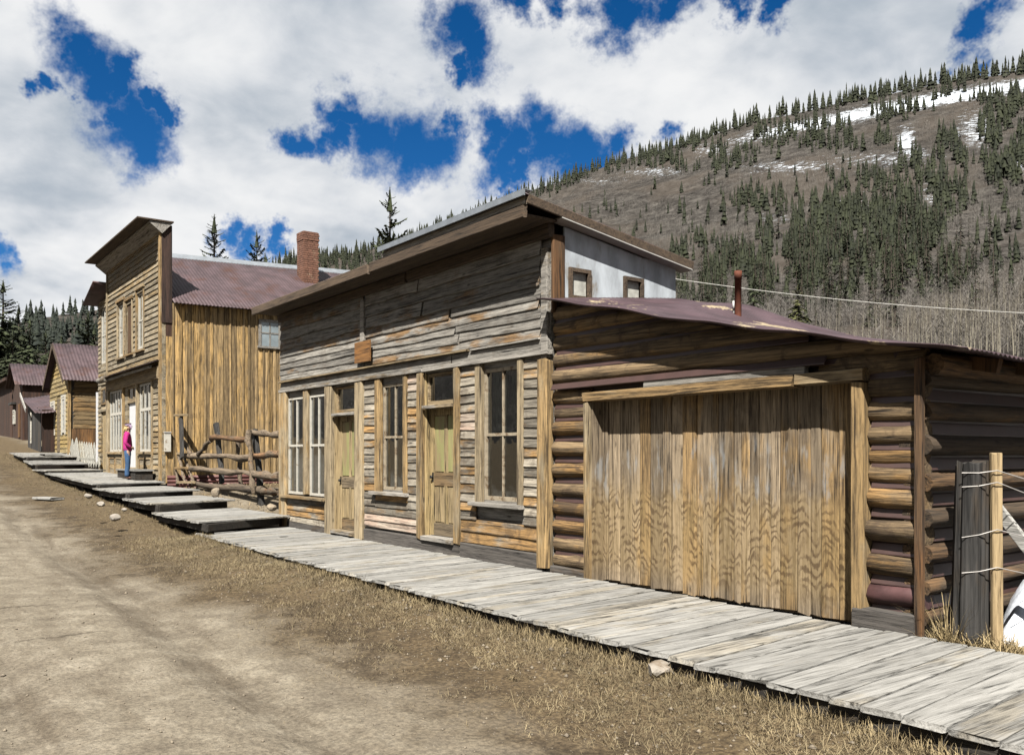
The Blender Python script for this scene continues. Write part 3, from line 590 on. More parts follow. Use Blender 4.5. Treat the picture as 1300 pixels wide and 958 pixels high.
for _, p, h, px in big:
    w = h*random.uniform(.6, 1.25)
    o = link('hillside_conifer', random.choice(MID), Matrix.Translation((p[0], p[1], p[2]-.3)) @ Matrix.Rotation(random.uniform(0, 6), 4, 'Z') @ Matrix.Diagonal((w, w, h, 1)))
    _py = px_of(*p[:3])[1]; below = _py-sky_row(px)
    zone = ('on the ridge line against the sky', 'ridge line') if below < 14 else ('on the lower mountainside just above the bare aspens', 'lower mountainside') if _py > 315 else ('on the bare slope left of the main stand', 'left slope') if px < 925 else ('high on the right of the mountainside near the snow', 'upper right slope') if px > 1165 else ('in the broad stand in the middle of the mountainside', 'middle of the mountainside')
    setp(o, 'dark green conifer '+zone[0], 'tree', 'conifers on the '+zone[1])
# the many smaller ones read as a mass
def lowcone(k):
    r = np.random.default_rng(k); v, f = [], []
    for i in range(6):
        z0 = .04+i*.155; R = .17*(1-i/6.6); n = 6; s = len(v); ph = r.random()*6
        v.append((0, 0, min(1.0, z0+.33)))
        for j in range(n): q = R*(.6+.6*r.random()); v.append((q*math.cos(ph+j*6.283/n), q*math.sin(ph+j*6.283/n), z0+(r.random()-.5)*.07))
        for j in range(n):
            if r.random() < .93: f.append((s, s+1+j, s+1+(j+1) % n))
    return np.array(v), np.array(f)
def mass(name, tiles, items, mats):
    V, Fs, o = [], [], 0
    for (p, h, w) in items:
        v, f = tiles[random.randrange(len(tiles))]; a = random.uniform(0, 6.283); c, s = math.cos(a), math.sin(a)
        q = np.empty_like(v); q[:, 0] = (v[:, 0]*c-v[:, 1]*s)*w+p[0]; q[:, 1] = (v[:, 0]*s+v[:, 1]*c)*w+p[1]; q[:, 2] = v[:, 2]*h+p[2]-.2
        V.append(q); Fs.append(f+o); o += len(v)
    return link(name, np_mesh(name, np.concatenate(V), np.concatenate(Fs)), None, None, mats)
LC = [lowcone(k) for k in range(6)]
rest = [(p, h, h*random.uniform(.6, 1.2)) for q in T if id(q) not in bigid and q[3] >= 215 for (_, p, h, px) in (q,)]
leftf = [(p, h, h*1.2) for q in T if q[3] < 215 for (_, p, h, px) in (q,)]
setp(mass('conifer_forest', LC, rest, FOL['far']), 'mass of small distant conifers along the ridge and slopes', 'forest', kind='stuff')
setp(mass('dark_forest', LC, leftf, FOL['dark']), 'dark forest covering the far hill on the left', 'forest', kind='stuff')
# bare aspens
def bare_tree(seed, nb, h=1.0, wtr=.009, wb=.0035, spread=.16, start=.3, sub=3):
    r = random.Random(seed); tv, tf, bv, bf = [], [], [], []
    lx, ly = r.uniform(-.04, .04), r.uniform(-.04, .04); pts = [(0, 0, 0), (lx*.3, ly*.3, .4*h), (lx, ly, .75*h), (lx*1.3, ly*1.3, h)]
    for i in range(3): cone_tube(tv, tf, pts[i], pts[i+1], wtr*(1-.3*i), wtr*(.7-.3*i)+.0008, 5)
    def blade(a, b, w):
        d = np.array(b)-np.array(a); u = np.cross(d, (r.random()-.5, r.random()-.5, r.random()-.5)); u = u/(np.linalg.norm(u)+1e-9)*w; s = len(bv)
        bv.extend([tuple(np.array(a)-u), tuple(np.array(a)+u), tuple(b)]); bf.append((s, s+1, s+2))
    for k in range(nb):
        q = start+(1-start)*(k+r.random())/nb; th = r.uniform(0, 6.283); l = spread*(1.15-q)*r.uniform(.6, 1.2)+.03
        c = (lx*q, ly*q, q*h); e = (c[0]+math.cos(th)*l, c[1]+math.sin(th)*l, c[2]+l*r.uniform(.5, 1.5)); blade(c, e, wb)
        for _ in range(sub):
            t0 = r.uniform(.25, .95); m0 = tuple(a+(b-a)*t0 for a, b in zip(c, e)); th2 = th+r.uniform(-1.2, 1.2); l2 = l*r.uniform(.25, .6)
            blade(m0, (m0[0]+math.cos(th2)*l2, m0[1]+math.sin(th2)*l2, m0[2]+l2*r.uniform(.3, 1.3)), wb*.7)
    return (tv, tf), (bv, bf)
ASP = []
for k in range(6):
    (tv, tf), (bv, bf) = bare_tree(400+k, 22, wtr=.0075, wb=.0028, spread=.17, start=.32, sub=4); n = len(tv)
    me = mesh('bare_aspen', list(tv)+list(bv), [tuple(q) for q in tf]+[tuple(n+i for i in q) for q in bf]); me.materials.append(FOL['aspen']); me.materials.append(FOL['twig'])
    mi = np.ones(len(me.polygons), dtype=np.int32); mi[:len(tf)] = 0; me.polygons.foreach_set('material_index', mi); ASP.append(me)
for k in range(260):
    px = random.choice((random.uniform(870, 1330), random.uniform(1000, 1330), random.uniform(1150, 1330))); base = random.uniform(405, 452) if k > 60 else random.uniform(440, 470)
    p = hit(px, base, 62)
    if p is None: continue
    h = random.uniform(5.5, 9.5)*(1.15 if px > 1200 else .95)
    o = link('bare_aspen', random.choice(ASP), Matrix.Translation((p[0], p[1], p[2]-.15)) @ Matrix.Rotation(random.uniform(0, 6), 4, 'Z') @ Matrix.Diagonal((h, h, h, 1)))
    setp(o, 'pale leafless aspen on the lower slope behind the garage', 'tree', 'bare aspens on the lower slope')
BT = []
for k in range(6):
    (tv, tf), (bv, bf) = bare_tree(500+k, 7, wtr=.012, wb=.011, spread=.26, start=.2, sub=1)
    tv = [(-.012, 0, 0), (.012, 0, 0), (0, .0, 1), (0, -.012, 0), (0, .012, 0), (0.01, 0, 1)]; n = 6
    BT.append((np.array(tv+list(bv)), np.array([(0, 1, 2), (3, 4, 5)]+[tuple(n+i for i in q) for q in bf])))
items = []
_bx = rng.uniform(480, 1400, 26000); _by = rng.random(26000)
for px, q in zip(_bx, _by):
    y0 = sky_row(px)+3; py = y0+(452-y0)*q; p = hit(px, py, 95)
    if p is None: continue
    if fbm(p[0]/60, p[1]/60) < .36: continue
    if random.random() < .7 and any(((px-c[0])/c[2])**2+((py-c[1])/c[3])**2 < 1 for c in clus): continue
    h = random.uniform(4, 8); items.append((p, h, h))
setp(mass('bare_brush', BT, items, FOL['twigfar']), 'grey brown mass of leafless aspen brush covering the mountainside', 'brush', kind='stuff')
# ------------------------------------------------------------------ building parts
def sheet(name, parent, mat, fn, u0, u1, v0, v1, nu, nv, thick=.012):
    """a thin roof sheet: fn(u, v) -> point; top and underside"""
    top = [fn(u0+(u1-u0)*i/nu, v0+(v1-v0)*j/nv) for i in range(nu+1) for j in range(nv+1)]
    n = len(top); v = top+[(p[0], p[1], p[2]-thick) for p in top]; f = []
    g = lambda i, j: i*(nv+1)+j
    for i in range(nu):
        for j in range(nv):
            f.append((g(i, j), g(i+1, j), g(i+1, j+1), g(i, j+1))); f.append((n+g(i, j), n+g(i, j+1), n+g(i+1, j+1), n+g(i+1, j)))
    for i in range(nu):
        f.append((g(i, 0), n+g(i, 0), n+g(i+1, 0), g(i+1, 0))); f.append((g(i, nv), g(i+1, nv), n+g(i+1, nv), n+g(i, nv)))
    for j in range(nv):
        f.append((g(0, j), g(0, j+1), n+g(0, j+1), n+g(0, j))); f.append((g(nu, j), n+g(nu, j), n+g(nu, j+1), g(nu, j+1)))
    c = Vector(top[0]); v = [(p[0]-c.x, p[1]-c.y, p[2]-c.z) for p in v]
    return link(name, mesh(name, v, f, True), Matrix.Translation(c), parent, mat)
def corr(q, pitch=.09, amp=.011): return amp*math.sin(2*math.pi*q/pitch)
def prism(name, parent, mat, poly, y0, y1):
    """polygon in x,z extruded along y"""
    n = len(poly); c = Vector((poly[0][0], y0, poly[0][1]))
    v = [(x-c.x, 0, z-c.z) for x, z in poly]+[(x-c.x, y1-y0, z-c.z) for x, z in poly]
    f = [tuple(range(n)), tuple(range(2*n-1, n-1, -1))]+[(i, i+n, (i+1) % n+n, (i+1) % n) for i in range(n)]
    return link(name, mesh(name, v, f), Matrix.Translation(c), parent, mat)
def drape(name, parent, mat, x0, x1, z0, z1, Y, folds=5, amp=.03, n=24):
    v, f = [], []; c = Vector(((x0+x1)/2, Y, z0))
    for i in range(n+1):
        q = i/n; x = x0+(x1-x0)*q; y = amp*math.sin(q*folds*6.283+math.sin(q*9)); v += [(x-c.x, y, z1-c.z), (x-c.x, y*1.5, z0-c.z+.02*math.sin(q*7))]
    for i in range(n): f.append((2*i, 2*i+1, 2*i+3, 2*i+2))
    return link(name, mesh(name, v, f, True), Matrix.Translation(c), parent, mat)
def window(parent, x0, x1, z0, z1, Y, nx=2, ny=2, fw=.05, mat='sash', mid=None, curtain=None, gl=True, bar=.028):
    """sash frame (part) with its bars and panes (sub-parts); the glass faces the street (-y)"""
    w = boxpart('window', parent, M[mat], (x0, x1, Y-.035, Y+.02, z0, z0+fw*1.3), (x0, x1, Y-.035, Y+.02, z1-fw, z1), (x0, x0+fw, Y-.034, Y+.019, z0+fw*1.3, z1-fw), (x1-fw, x1, Y-.034, Y+.019, z0+fw*1.3, z1-fw))
    a0, a1, b0, b1 = x0+fw, x1-fw, z0+fw*1.3, z1-fw
    zs = [b0+(b1-b0)*j/ny for j in range(ny+1)]
    if mid and ny == 2: zs[1] = mid
    xs = [a0+(a1-a0)*i/nx for i in range(nx+1)]
    for j in range(1, ny): boxpart('meeting_rail', w, M[mat], (a0, a1, Y-.03, Y+.015, zs[j]-bar*.8, zs[j]+bar*.8))
    for i in range(1, nx):
        for j in range(ny): boxpart('muntin', w, M[mat], (xs[i]-bar/2, xs[i]+bar/2, Y-.026, Y+.012, zs[j]+(bar*.8 if j else 0), zs[j+1]-(bar*.8 if j < ny-1 else 0)))
    for i in range(nx):
        for j in range(ny):
            p = [(xs[i], zs[j]), (xs[i+1], zs[j]), (xs[i+1], zs[j+1]), (xs[i], zs[j+1])]; dy = random.uniform(-.004, .004)
            me = mesh('pane', [(q[0]-p[0][0], dy*(k in (1, 2)), q[1]-p[0][1]) for k, q in enumerate(p)], [(0, 1, 2, 3)])
            link('pane', me, Matrix.Translation((p[0][0], Y-.002, p[0][1])), w, M['glass'])
    if curtain:
        for (c0, c1, d0, d1, cm) in curtain: drape('curtain', w, M[cm], x0+(x1-x0)*c0, x0+(x1-x0)*c1, z0+(z1-z0)*d0, z0+(z1-z0)*d1, Y+.12)
    return w
def clapboards(name, parent, mat, x0, x1, z0, z1, pitch, Y, holes=(), lim=None, jig=.012):
    """joined clapboard courses, each leaning out at its lower edge, cut round the openings"""
    v, f = [], []; z = z0; r = random.Random(5)
    while z < z1-.01:
        zt = min(z+pitch, z1); a, b = x0, x1
        if lim: a, b = lim(z+pitch*.5)
        seg = [(a, b)]
        for (h0, h1, k0, k1) in holes:
            if zt-.02 > k0 and z+.02 < k1:
                ns = []
                for s0, s1 in seg:
                    if h0 > s0 and h1 < s1: ns += [(s0, h0), (h1, s1)]
                    elif h0 <= s0 < h1 < s1: ns.append((h1, s1))
                    elif s0 < h0 < s1 <= h1: ns.append((s0, h0))
                    elif h0 <= s0 and h1 >= s1: pass
                    else: ns.append((s0, s1))
                seg = ns
        for s0, s1 in seg:
            if s1-s0 < .02: continue
            n = max(1, int((s1-s0)/1.6)); 
            for q in range(n):
                u0 = s0+(s1-s0)*q/n; u1 = s0+(s1-s0)*(q+1)/n; o = r.uniform(0, jig); d = r.uniform(-.4, .4)*jig; B = len(v)
                v += [(u0, Y-.034-o, z+d), (u1, Y-.034-o, z-d), (u1, Y-.006, zt+.012), (u0, Y-.006, zt+.012), (u0, Y+.01, z+d), (u1, Y+.01, z-d)]
                f += [(B, B+1, B+2, B+3), (B+1, B, B+4, B+5), (B, B+3, B+4), (B+1, B+5, B+2)]
        z += pitch
    P = WM[parent.name].translation
    o = link(name, mesh(name, [(p[0]-P.x, p[1]-P.y, p[2]-P.z) for p in v], f), Matrix.Translation(P), parent, mat); o['kind'] = 'stuff'; return o
# ================================================================== the store
XL = fx(357)                                         # left corner; right corner is x = 0
ST = thing('store_building', (XL/2, 1.2, 0), 'single storey grey wood store with two doors, tall windows and a broad false front', 'building')
REC = .115
def V(px): return fx(px)
zt, zsill = 2.78, .62
# core behind the boards, with openings left for doors and windows
ops = []                                             # (x0, x1, z0, z1) of every opening
def zrow(px, py, Y=0): return onY(px, py, Y)[1]
A0, A1, A2, A3 = V(366), V(386.5), V(393.5), V(415.5)
D10, D11 = V(424.5), V(453.5)
B0, B1 = V(486), V(514.5)
D20, D21 = V(539.5), V(580)
C0, C1 = V(614), V(660)
winA = (zrow(390, 628), zrow(390, 503)); winB = (zrow(500, 622), zrow(500, 487)); winC = (zrow(640, 636), zrow(640, 466))
ops = [(A0, A1, *winA), (A2, A3, *winA), (D10, D11, .07, zt-.03), (B0, B1, *winB), (D20, D21, .2, zt-.03), (C0, C1, *winC)]
L = []; xs = [XL+.02]
for o in ops: xs += [o[0], o[1]]
xs.append(-.02)
for i in range(0, len(xs), 2): L.append((xs[i], xs[i+1], .012, .10, -.1, 4.25))
for x0, x1, z0, z1 in ops: L += [(x0, x1, .013, .099, z1, 4.25), (x0, x1, .013, .099, -.1, z0)]
boxpart('front_wall', ST, M['siding_up'], *L)
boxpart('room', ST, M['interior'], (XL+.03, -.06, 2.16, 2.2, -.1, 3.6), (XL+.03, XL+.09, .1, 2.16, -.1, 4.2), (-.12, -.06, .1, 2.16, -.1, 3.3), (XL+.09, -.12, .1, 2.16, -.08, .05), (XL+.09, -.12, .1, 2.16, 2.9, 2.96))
# lower siding: single courses between the openings
def courses(x0, x1, z0, z1, pitch, pale=()):
    n = max(1, round((z1-z0)/pitch)); p = (z1-z0)/n
    for i in range(n):
        za = z0+i*p; sag = random.uniform(-.012, .012)
        m = 'pale_board' if i in pale else 'siding'
        a = Vector((x0, -.016, za+p*.5+sag*.4)); b = Vector((x1, -.016, za+p*.5-sag*.4))
        piece('siding_board', ST, M[m], a, b, p*1.13, .022, (0, -.17+random.uniform(-.03, .03), -1), PLK)
zb = .25
courses(V(366), V(415.5), .12, winA[0]-.07, .14)
courses(V(464), V(478.5), .62, zt-.02, .128); courses(V(519.5), V(533), .62, zt-.02, .128, (15, 16))
courses(V(464), V(533), zb, .60, .118, (0, 1))
courses(V(586.5), V(606), .56, zt-.02, .128, (10, 11)); courses(V(667), V(688), .56, zt-.02, .128)
courses(V(586.5), V(688), zb-.02, .55, .148)
courses(V(478.5), V(519.5), .605, winB[0]-.07, .12); 
# corner posts, door posts, window casings
def up(px0, px1, z0, z1, y0=-.055, y1=.02, mat='trim_z', name='post'): return post(name, ST, M[mat], V(px0), V(px1), y0, y1, z0, z1)
up(357.2, 366, -.04, zt, -.07, name='corner_post'); up(387, 393, winA[0], zt, -.05); up(415.5, 424.5, -.02, zt, -.07); up(453.5, 463.5, -.02, zt, -.07)
up(478.5, 486, winB[0]-.06, zt, -.055, name='casing'); up(514.5, 519.5, winB[0]-.06, zt, -.055, name='casing'); up(533, 539.5, .16, zt, -.07); up(580, 586.5, .16, zt, -.07)
up(606, 614, winC[0]-.06, zt, -.055, name='casing'); up(660, 667, winC[0]-.06, zt, -.055, name='casing'); up(687.5, 699.5, .02, 2.72, -.09, .05, name='corner_post')
up(690, 698, 2.722, 4.15, -.05, .03, 'grey_x', name='corner_board')
piece('corner_board', ST, M['brown_z'], (.035, .08, 3.3), (.035, .08, 4.3), .2, .05, (0, 1, 0))
# sills, skirt, trims
for (p0, p1, z) in ((361, 417.5, winA[0]-.05), (476, 521, winB[0]-.05), (603, 668, winC[0]-.05)):
    rail('window_sill', ST, M['grey_x' if p0 > 400 else 'trim_x'], V(p0), V(p1), -.13, .02, z-.035, z+.02)
rail('skirt_board', ST, M['skirt'], V(366), V(415), -.035, .01, -.03, .11)
rail('skirt_board', ST, M['skirt'], V(464.5), V(587), -.05, .01, -.03, .2); rail('skirt_board', ST, M['skirt'], V(587.5), -.13, -.06, .01, -.03, .21)
rail('head_trim', ST, M['grey_x'], XL-.02, V(540), -.075, .0, zt, zt+.06); rail('head_trim', ST, M['grey_x'], V(540.3), .03, -.078, .0, zt-.005, zt+.06)
rail('frieze_board', ST, M['siding_up'], XL, V(575), -.03, .01, zt+.06, 2.98); rail('frieze_board', ST, M['siding_up'], V(575.3), .0, -.033, .01, zt+.06, 2.98)
rail('ledge_strip', ST, M['trim_x'], XL-.02, V(600), -.085, .0, 2.985, 3.015); rail('ledge_strip', ST, M['grey_x'], V(600.5), V(689), -.07, .0, 2.98, 3.005)
# upper boards, wide and warped
z = 3.02; rows = [.12, .13, .12, .13, .16, .2, .2, .22]
for i, h in enumerate(rows):
    cuts = sorted([XL, V(465)+random.uniform(-.04, .04), -.16]+([random.uniform(-3.5, -2)] if i % 3 else []))
    for a, b in zip(cuts[:-1], cuts[1:]):
        k = random.uniform(-.02, .02)
        piece('upper_board', ST, M['siding_up'], (a+.004, -.02, z+h/2+k), (b-.004, -.02, z+h/2-k*.5), h*1.1, .026, (0, -.15, -1), PLKR)
    z += h
up(461.5, 466, 3.42, 4.2, -.075, -.02, 'grey_x', name='batten')
# cornice: fascia, soffit, roof edge
CO = .52
rail('fascia_board', ST, M['fascia'], XL-.05, V(520), -.07, .02, 4.26, 4.42, PLK); rail('fascia_board', ST, M['fascia'], V(520.5), .06, -.075, .02, 4.26, 4.43, PLK)
boxpart('soffit', ST, M['fascia'], (XL-.25, .12, -CO, .0, 4.44, 4.465))
rail('cornice_board', ST, M['fascia'], XL-.27, V(505), -CO-.03, -CO+.02, 4.40, 4.56); rail('cornice_board', ST, M['fascia'], V(505.5), .16, -CO-.03, -CO+.02, 4.41, 4.57)
RX0, RX1 = onY(486, 350, -CO)[0], .2
def rz(y): return 4.70-.155*(y+CO) if y > -CO else 4.70
sheet('roof', ST, M['roof'], lambda u, v: (u, v, rz(v)+corr(u, .12, .008)), RX0, RX1, -CO-.06, 2.42, 70, 2)
boxpart('roof_flashing', ST, M['silver'], (RX0-.02, RX1+.01, -CO-.085, -CO-.06, 4.655, 4.725), (RX0-.02, RX1+.012, -CO-.084, -CO+.06, 4.727, 4.735))
piece('roof_riser', ST, M['grey_x'], (RX0, -CO+.0, 4.615), (RX1-.03, -CO+.0, 4.615), .10, .03, (0, 0, 1))
# roof end board (rake) down the right side and its pale soffit
piece('rake_board', ST, M['fascia'], (RX1-.0, -CO-.03, rz(-CO)-.075), (RX1-.0, 2.42, rz(2.42)-.075), .12, .03, (0, 0, 1))
piece('rake_soffit', ST, M['soffit'], (.1, -.02, rz(0)-.14), (.1, 2.40, rz(2.40)-.14), .24, .02, (1, 0, 0))
boxpart('low_roof', ST, M['roof'], (XL-.2, RX0, -CO+.03, 2.3, 4.52, 4.55))
# the white side wall with two small windows
ww = [(onX(723, 345)[0], onX(743, 366)[0]), (onX(792, 352)[0], onX(810, 378)[0])]
wz = [(3.55, 3.86)]*2
sl = [(-.0, .035, .19, 2.24, 3.1, 3.55), (-.0, .035, .19, 2.24, 3.86, 4.16), (-.0, .035, .19, ww[0][0], 3.55, 3.86), (-.0, .035, ww[0][1], ww[1][0], 3.55, 3.86), (-.0, .035, ww[1][1], 2.24, 3.55, 3.86)]
boxpart('side_wall', ST, M['whitewall'], *sl)
prism('side_wall', ST, M['whitewall'], [(0.0, 4.16), (.034, 4.16), (.034, 4.2), (0, 4.2)], .19, 2.24)
prismv = [(.19, 4.16), (2.24, 4.16), (2.24, rz(2.24)-.17), (.19, rz(.19)-.17)]
me = mesh('side_gable', [(0, y, z) for y, z in prismv]+[(.033, y, z) for y, z in prismv], [(3, 2, 1, 0), (4, 5, 6, 7), (0, 1, 5, 4), (1, 2, 6, 5), (2, 3, 7, 6), (3, 0, 4, 7)]); link('side_gable', me, None, ST, M['whitewall'])
for (y0, y1) in ww:
    w = boxpart('side_window', ST, M['fascia'], (.0, .07, y0-.05, y0, 3.5, 3.91), (.0, .07, y1, y1+.05, 3.5, 3.91), (.0, .068, y0, y1, 3.86, 3.91), (.0, .085, y0, y1, 3.5, 3.55))
    boxpart('pane', w, M['lace'], (.004, .012, y0, y1, 3.55, 3.86))
boxpart('back_wall', ST, M['siding_up'], (XL, 0, 2.22, 2.27, -.1, 4.1)); boxpart('left_wall', ST, M['siding_up'], (XL-.0, XL+.025, .1, 2.22, -.1, 4.4)); boxpart('lower_side_wall', ST, M['siding_up'], (-.05, -.001, .1, 2.22, -.1, 3.1))
# windows
cur = [(.05, .45, .42, 1, 'lace'), (.6, .98, .3, 1, 'curtain')]
window(ST, A0+.02, A1, *winA, .03, 2, 2, .036, 'sash', curtain=[(.5, 1, .1, 1, 'curtain')]); window(ST, A2, A3-.02, *winA, .03, 2, 2, .036, 'sash', curtain=[(.0, .3, .0, 1, 'curtain'), (.55, 1, .35, 1, 'curtain')])
window(ST, B0, B1, *winB, .05, 2, 2, .04, 'sashwood', bar=.024, mid=winB[0]+.50*(winB[1]-winB[0]), curtain=[(.4, 1, .5, 1, 'curtain'), (0, .25, .5, 1, 'curtain')])
window(ST, C0, C1, *winC, .05, 2, 2, .045, 'sashwood', bar=.026, mid=winC[0]+.50*(winC[1]-winC[0]), curtain=[(0, .42, .5, 1, 'curtain'), (.5, 1, .55, 1, 'curtain')])
# recessed doors with transoms
def door(x0, x1, z0, ztop, upper, knobx):
    zl = ztop-.56
    for xx in (x0, x1): boxpart('door_jamb', ST, M['doorwood'], (xx+.002 if xx == x0 else xx-.024, xx+.024 if xx == x0 else xx-.002, -.0, REC+.05, z0, ztop))
    rail('door_lintel', ST, M['grey_x'], x0+.025, x1-.025, -.085, REC+.04, zl, zl+.055)
    window(ST, x0+.04, x1-.04, zl+.06, ztop-.02, .06, 1, 1, .045, 'trim_x')
    rail('threshold', ST, M['grey_x'], x0, x1, -.10, REC+.06, z0-.05, z0+.02)
    d = boxpart('door', ST, M['doorwood'], (x0+.03, x1-.03, REC, REC+.035, z0+.03, zl))
    a, b = x0+.03, x1-.03; m = (a+b)/2; zm = z0+.80; h = zl
    for (u0, u1, w0, w1, mt) in ((a, a+.09, z0+.03, h, 'doorwood'), (b-.09, b, z0+.03, h, 'doorwood'), (a+.09, b-.09, z0+.03, z0+.22, 'doorlow'), (a+.09, b-.09, zm, zm+.2, 'doorlow'), (a+.09, b-.09, h-.1, h, 'doorwood'), (m-.045, m+.045, zm+.2, h-.1, 'doorwood'), (m-.035, m+.035, z0+.22, zm, 'doorwood')):
        boxpart('stile' if mt == 'doorwood' else 'rail', d, M[mt], (u0, u1, REC-.022, REC, w0, w1))
    for (u0, u1) in ((a+.09, m-.045), (m+.045, b-.09)):
        boxpart('panel', d, M[upper], (u0+.012, u1-.012, REC-.01, REC, zm+.22, h-.12)); boxpart('panel', d, M['doorwood'], (u0+.012, u1-.012, REC-.01, REC, z0+.24, zm-.02))
    boxpart('lock_plate', d, M['iron'], (knobx-.02, knobx+.02, REC-.03, REC-.022, zm+.06, zm+.2)); me = unit_log(77, 8, 2, 0, 0)
    logp('knob', d, M['iron'], (knobx, REC-.07, zm+.13), (knobx, REC-.03, zm+.13), .05)
door(D10, D11, .08, zt-.02, 'greendoor', D10+.09); door(D20, D21, .21, zt-.02, 'greendoor', D20+.09)
# plaque hung on the upper front
sx0, sx1 = onY(452, 440, -.1)[0], onY(471, 440, -.1)[0]
PQ = link('plaque', boxes('plaque', [(sx0, sx1, -.13, -.1, 3.09, 3.45)], ((sx0+sx1)/2, -.1, 3.09)), Matrix.Translation(((sx0+sx1)/2, -.1, 3.09)), None, wood('plaque_wood', 'X', lin(90, 58, 28, .62), lin(170, 118, 62, .62), lin(168, 112, 54, .62), .6, .05))
setp(PQ, 'small square brown wooden plaque hanging on the store front above the first door', 'plaque')
boxpart('hanger_cleat', PQ, M['iron'], ((sx0+sx1)/2-.02, (sx0+sx1)/2+.02, -.1, -.03, 3.43, 3.47))
# ================================================================== the log garage
GX1 = 4.9; GR = thing('log_garage', (2.5, 2.2, 0), 'low log garage with brown chinking and a wide plank door', 'building')
_rp = [(.0, 3.46), (1.29, 3.18), (2.19, 2.95), (2.65, 2.84), (3.69, 2.63), (4.31, 2.49), (4.94, 2.38), (5.25, 2.32), (5.6, 2.25)]
def gz(x): return float(np.interp(x, [p[0] for p in _rp], [p[1] for p in _rp]))
DX0, DX1 = .69, 4.31
tl = [.27, .48, .71, .94, 1.18, 1.44, 1.706, 1.96, 2.12, 2.325]; tr_ = [.17, .42, .68, 1.0, 1.25, 1.425, 1.58, 1.78, 1.98, 2.19]
def gl(x0, x1, zlo, zhi, m='log', y=.03):   # one log of the front wall and the chinking under it
    ch = min(.075, (zhi-zlo)*.3); d = (zhi-zlo)-ch*.6
    k = random.uniform(-.012, .012)
    logp('log', GR, M[m], (x0, y+.06, zlo+ch*.2+d/2+k), (x1, y+.06, zlo+ch*.2+d/2-k), d*1.02, LOGF if x1-x0 < 1 else LOGS, d2=.2)
    piece('chinking', GR, M['chink'], (x0+.01, y+.03, zlo+.0), (x1-.01, y+.03, zlo+.0), .11, .02, (0, -.42, -1))
boxpart('core_wall', GR, M['chink'], (.03, DX0, .09, .2, -.1, 2.4), (DX1, GX1-.03, .09, .2, -.1, 2.28), (DX0, DX1, .10, .2, 2.2, 2.36))
for a, b in zip([.06]+tl[:-1], tl): gl(.02, DX0-.0, a, b)
rail('sill_board', GR, M['skirt'], .02, DX0, -.04, .05, -.06, .08)
for i, (a, b) in enumerate(zip([.17]+tr_[1:-1], tr_[1:])): gl(DX1+.1, GX1, a, b, 'purplelog' if i == 0 else 'log')
rail('sill_log', GR, M['skirt'], DX1, GX1-.02, -.08, .12, -.06, .16)
up_ = [2.36, 2.6, 2.8, 3.0, 3.2, 3.4]
def roofcut(o):                                     # saw a log off along the slope of the roof
    bm = bmesh.new(); bm.from_mesh(o.data); bm.transform(WM[o.name])
    zc = WM[o.name].translation.z; xc = float(np.interp(-zc, [-p[1] for p in _rp], [p[0] for p in _rp])); sl_ = (gz(xc+.3)-gz(xc-.3))/.6
    bmesh.ops.bisect_plane(bm, geom=bm.verts[:]+bm.edges[:]+bm.faces[:], plane_co=(xc, 0, gz(xc)-.005), plane_no=Vector((-sl_, 0, 1)).normalized(), clear_outer=True)
    bmesh.ops.holes_fill(bm, edges=bm.edges[:]); bm.transform(WM[o.name].inverted()); me = o.data.copy(); bm.to_mesh(me); bm.free(); mt = o.material_slots[0].material; o.data = me; omat(o, mt)
for a, b in zip(up_[:-1], up_[1:]):
    xe = float(np.interp(-(a+.0), [-p[1] for p in _rp], [p[0] for p in _rp])); xe = min(xe, GX1)
    n0 = set(o.name for o in GR.children); gl(.02, max(.4, xe), a, b)
    for o in [o for o in GR.children if o.name not in n0]: roofcut(o)
gl(3.9, GX1, 2.2, 2.38)
pv = [(x, gz(x)+.012) for x in (.03, 1.3, 2.2, 2.65, 3.7, 4.3, 4.88)]; prism('gable_fill', GR, M['chink'], [(.03, 2.37), (4.88, 2.27)]+[(x, z) for x, z in pv[::-1]], .1, .2)
# purple metal drip strip over the door, header, jambs
piece('drip_strip', GR, M['chink'], (.02, -.03, 2.345), (4.03, -.03, 2.352), .09, .016, (0, -.75, -1))
rail('head_board', GR, M['siding_up'], DX0+1.0, DX1-.5, -.045, .03, 2.24, 2.33)
rail('header', GR, M['trim_x'], DX0-.03, 3.7, -.07, .16, 2.13, 2.245); rail('header', GR, M['trim_x'], 3.703, DX1+.10, -.072, .16, 2.14, 2.25)
piece('jamb', GR, M['trim_z'], (DX0+.04, .04, -.05), (DX0+.03, .04, 2.13), .09, .2, (1, 0, 0)); piece('jamb', GR, M['trim_z'], (DX1+.035, .03, -.05), (DX1+.035, .03, 2.14), .115, .2, (1, 0, 0))
boxpart('reveal', GR, M['door'], (DX0+.085, DX0+.1, .0, .19, -.04, 2.13)); boxpart('reveal', GR, M['door'], (DX1-.045, DX1-.03, .05, .19, -.04, 2.13))
x = DX0+.1; gd = thing('door', ((DX0+DX1)/2, .2, 0)); gd.parent = GR; gd.matrix_basis = WM[GR.name].inverted() @ WM[gd.name]
DR = boxpart('door_leaf', GR, M['door'], (DX0+.1, DX1-.05, .215, .25, -.04, 2.2)); bpy.data.objects.remove(gd)
while x < DX1-.06:
    w = min(random.choice((.09, .11, .13, .15, .17, .2)), DX1-.052-x)
    if w < .03: break
    y = .19+random.uniform(-.012, .012)
    piece('door_board', DR, M['door'], (x+w/2+.002, y, -.045+random.uniform(0, .02)), (x+w/2+random.uniform(-.004, .004), y, 2.19), w*.975, .03, (1, 0, 0)); x += w
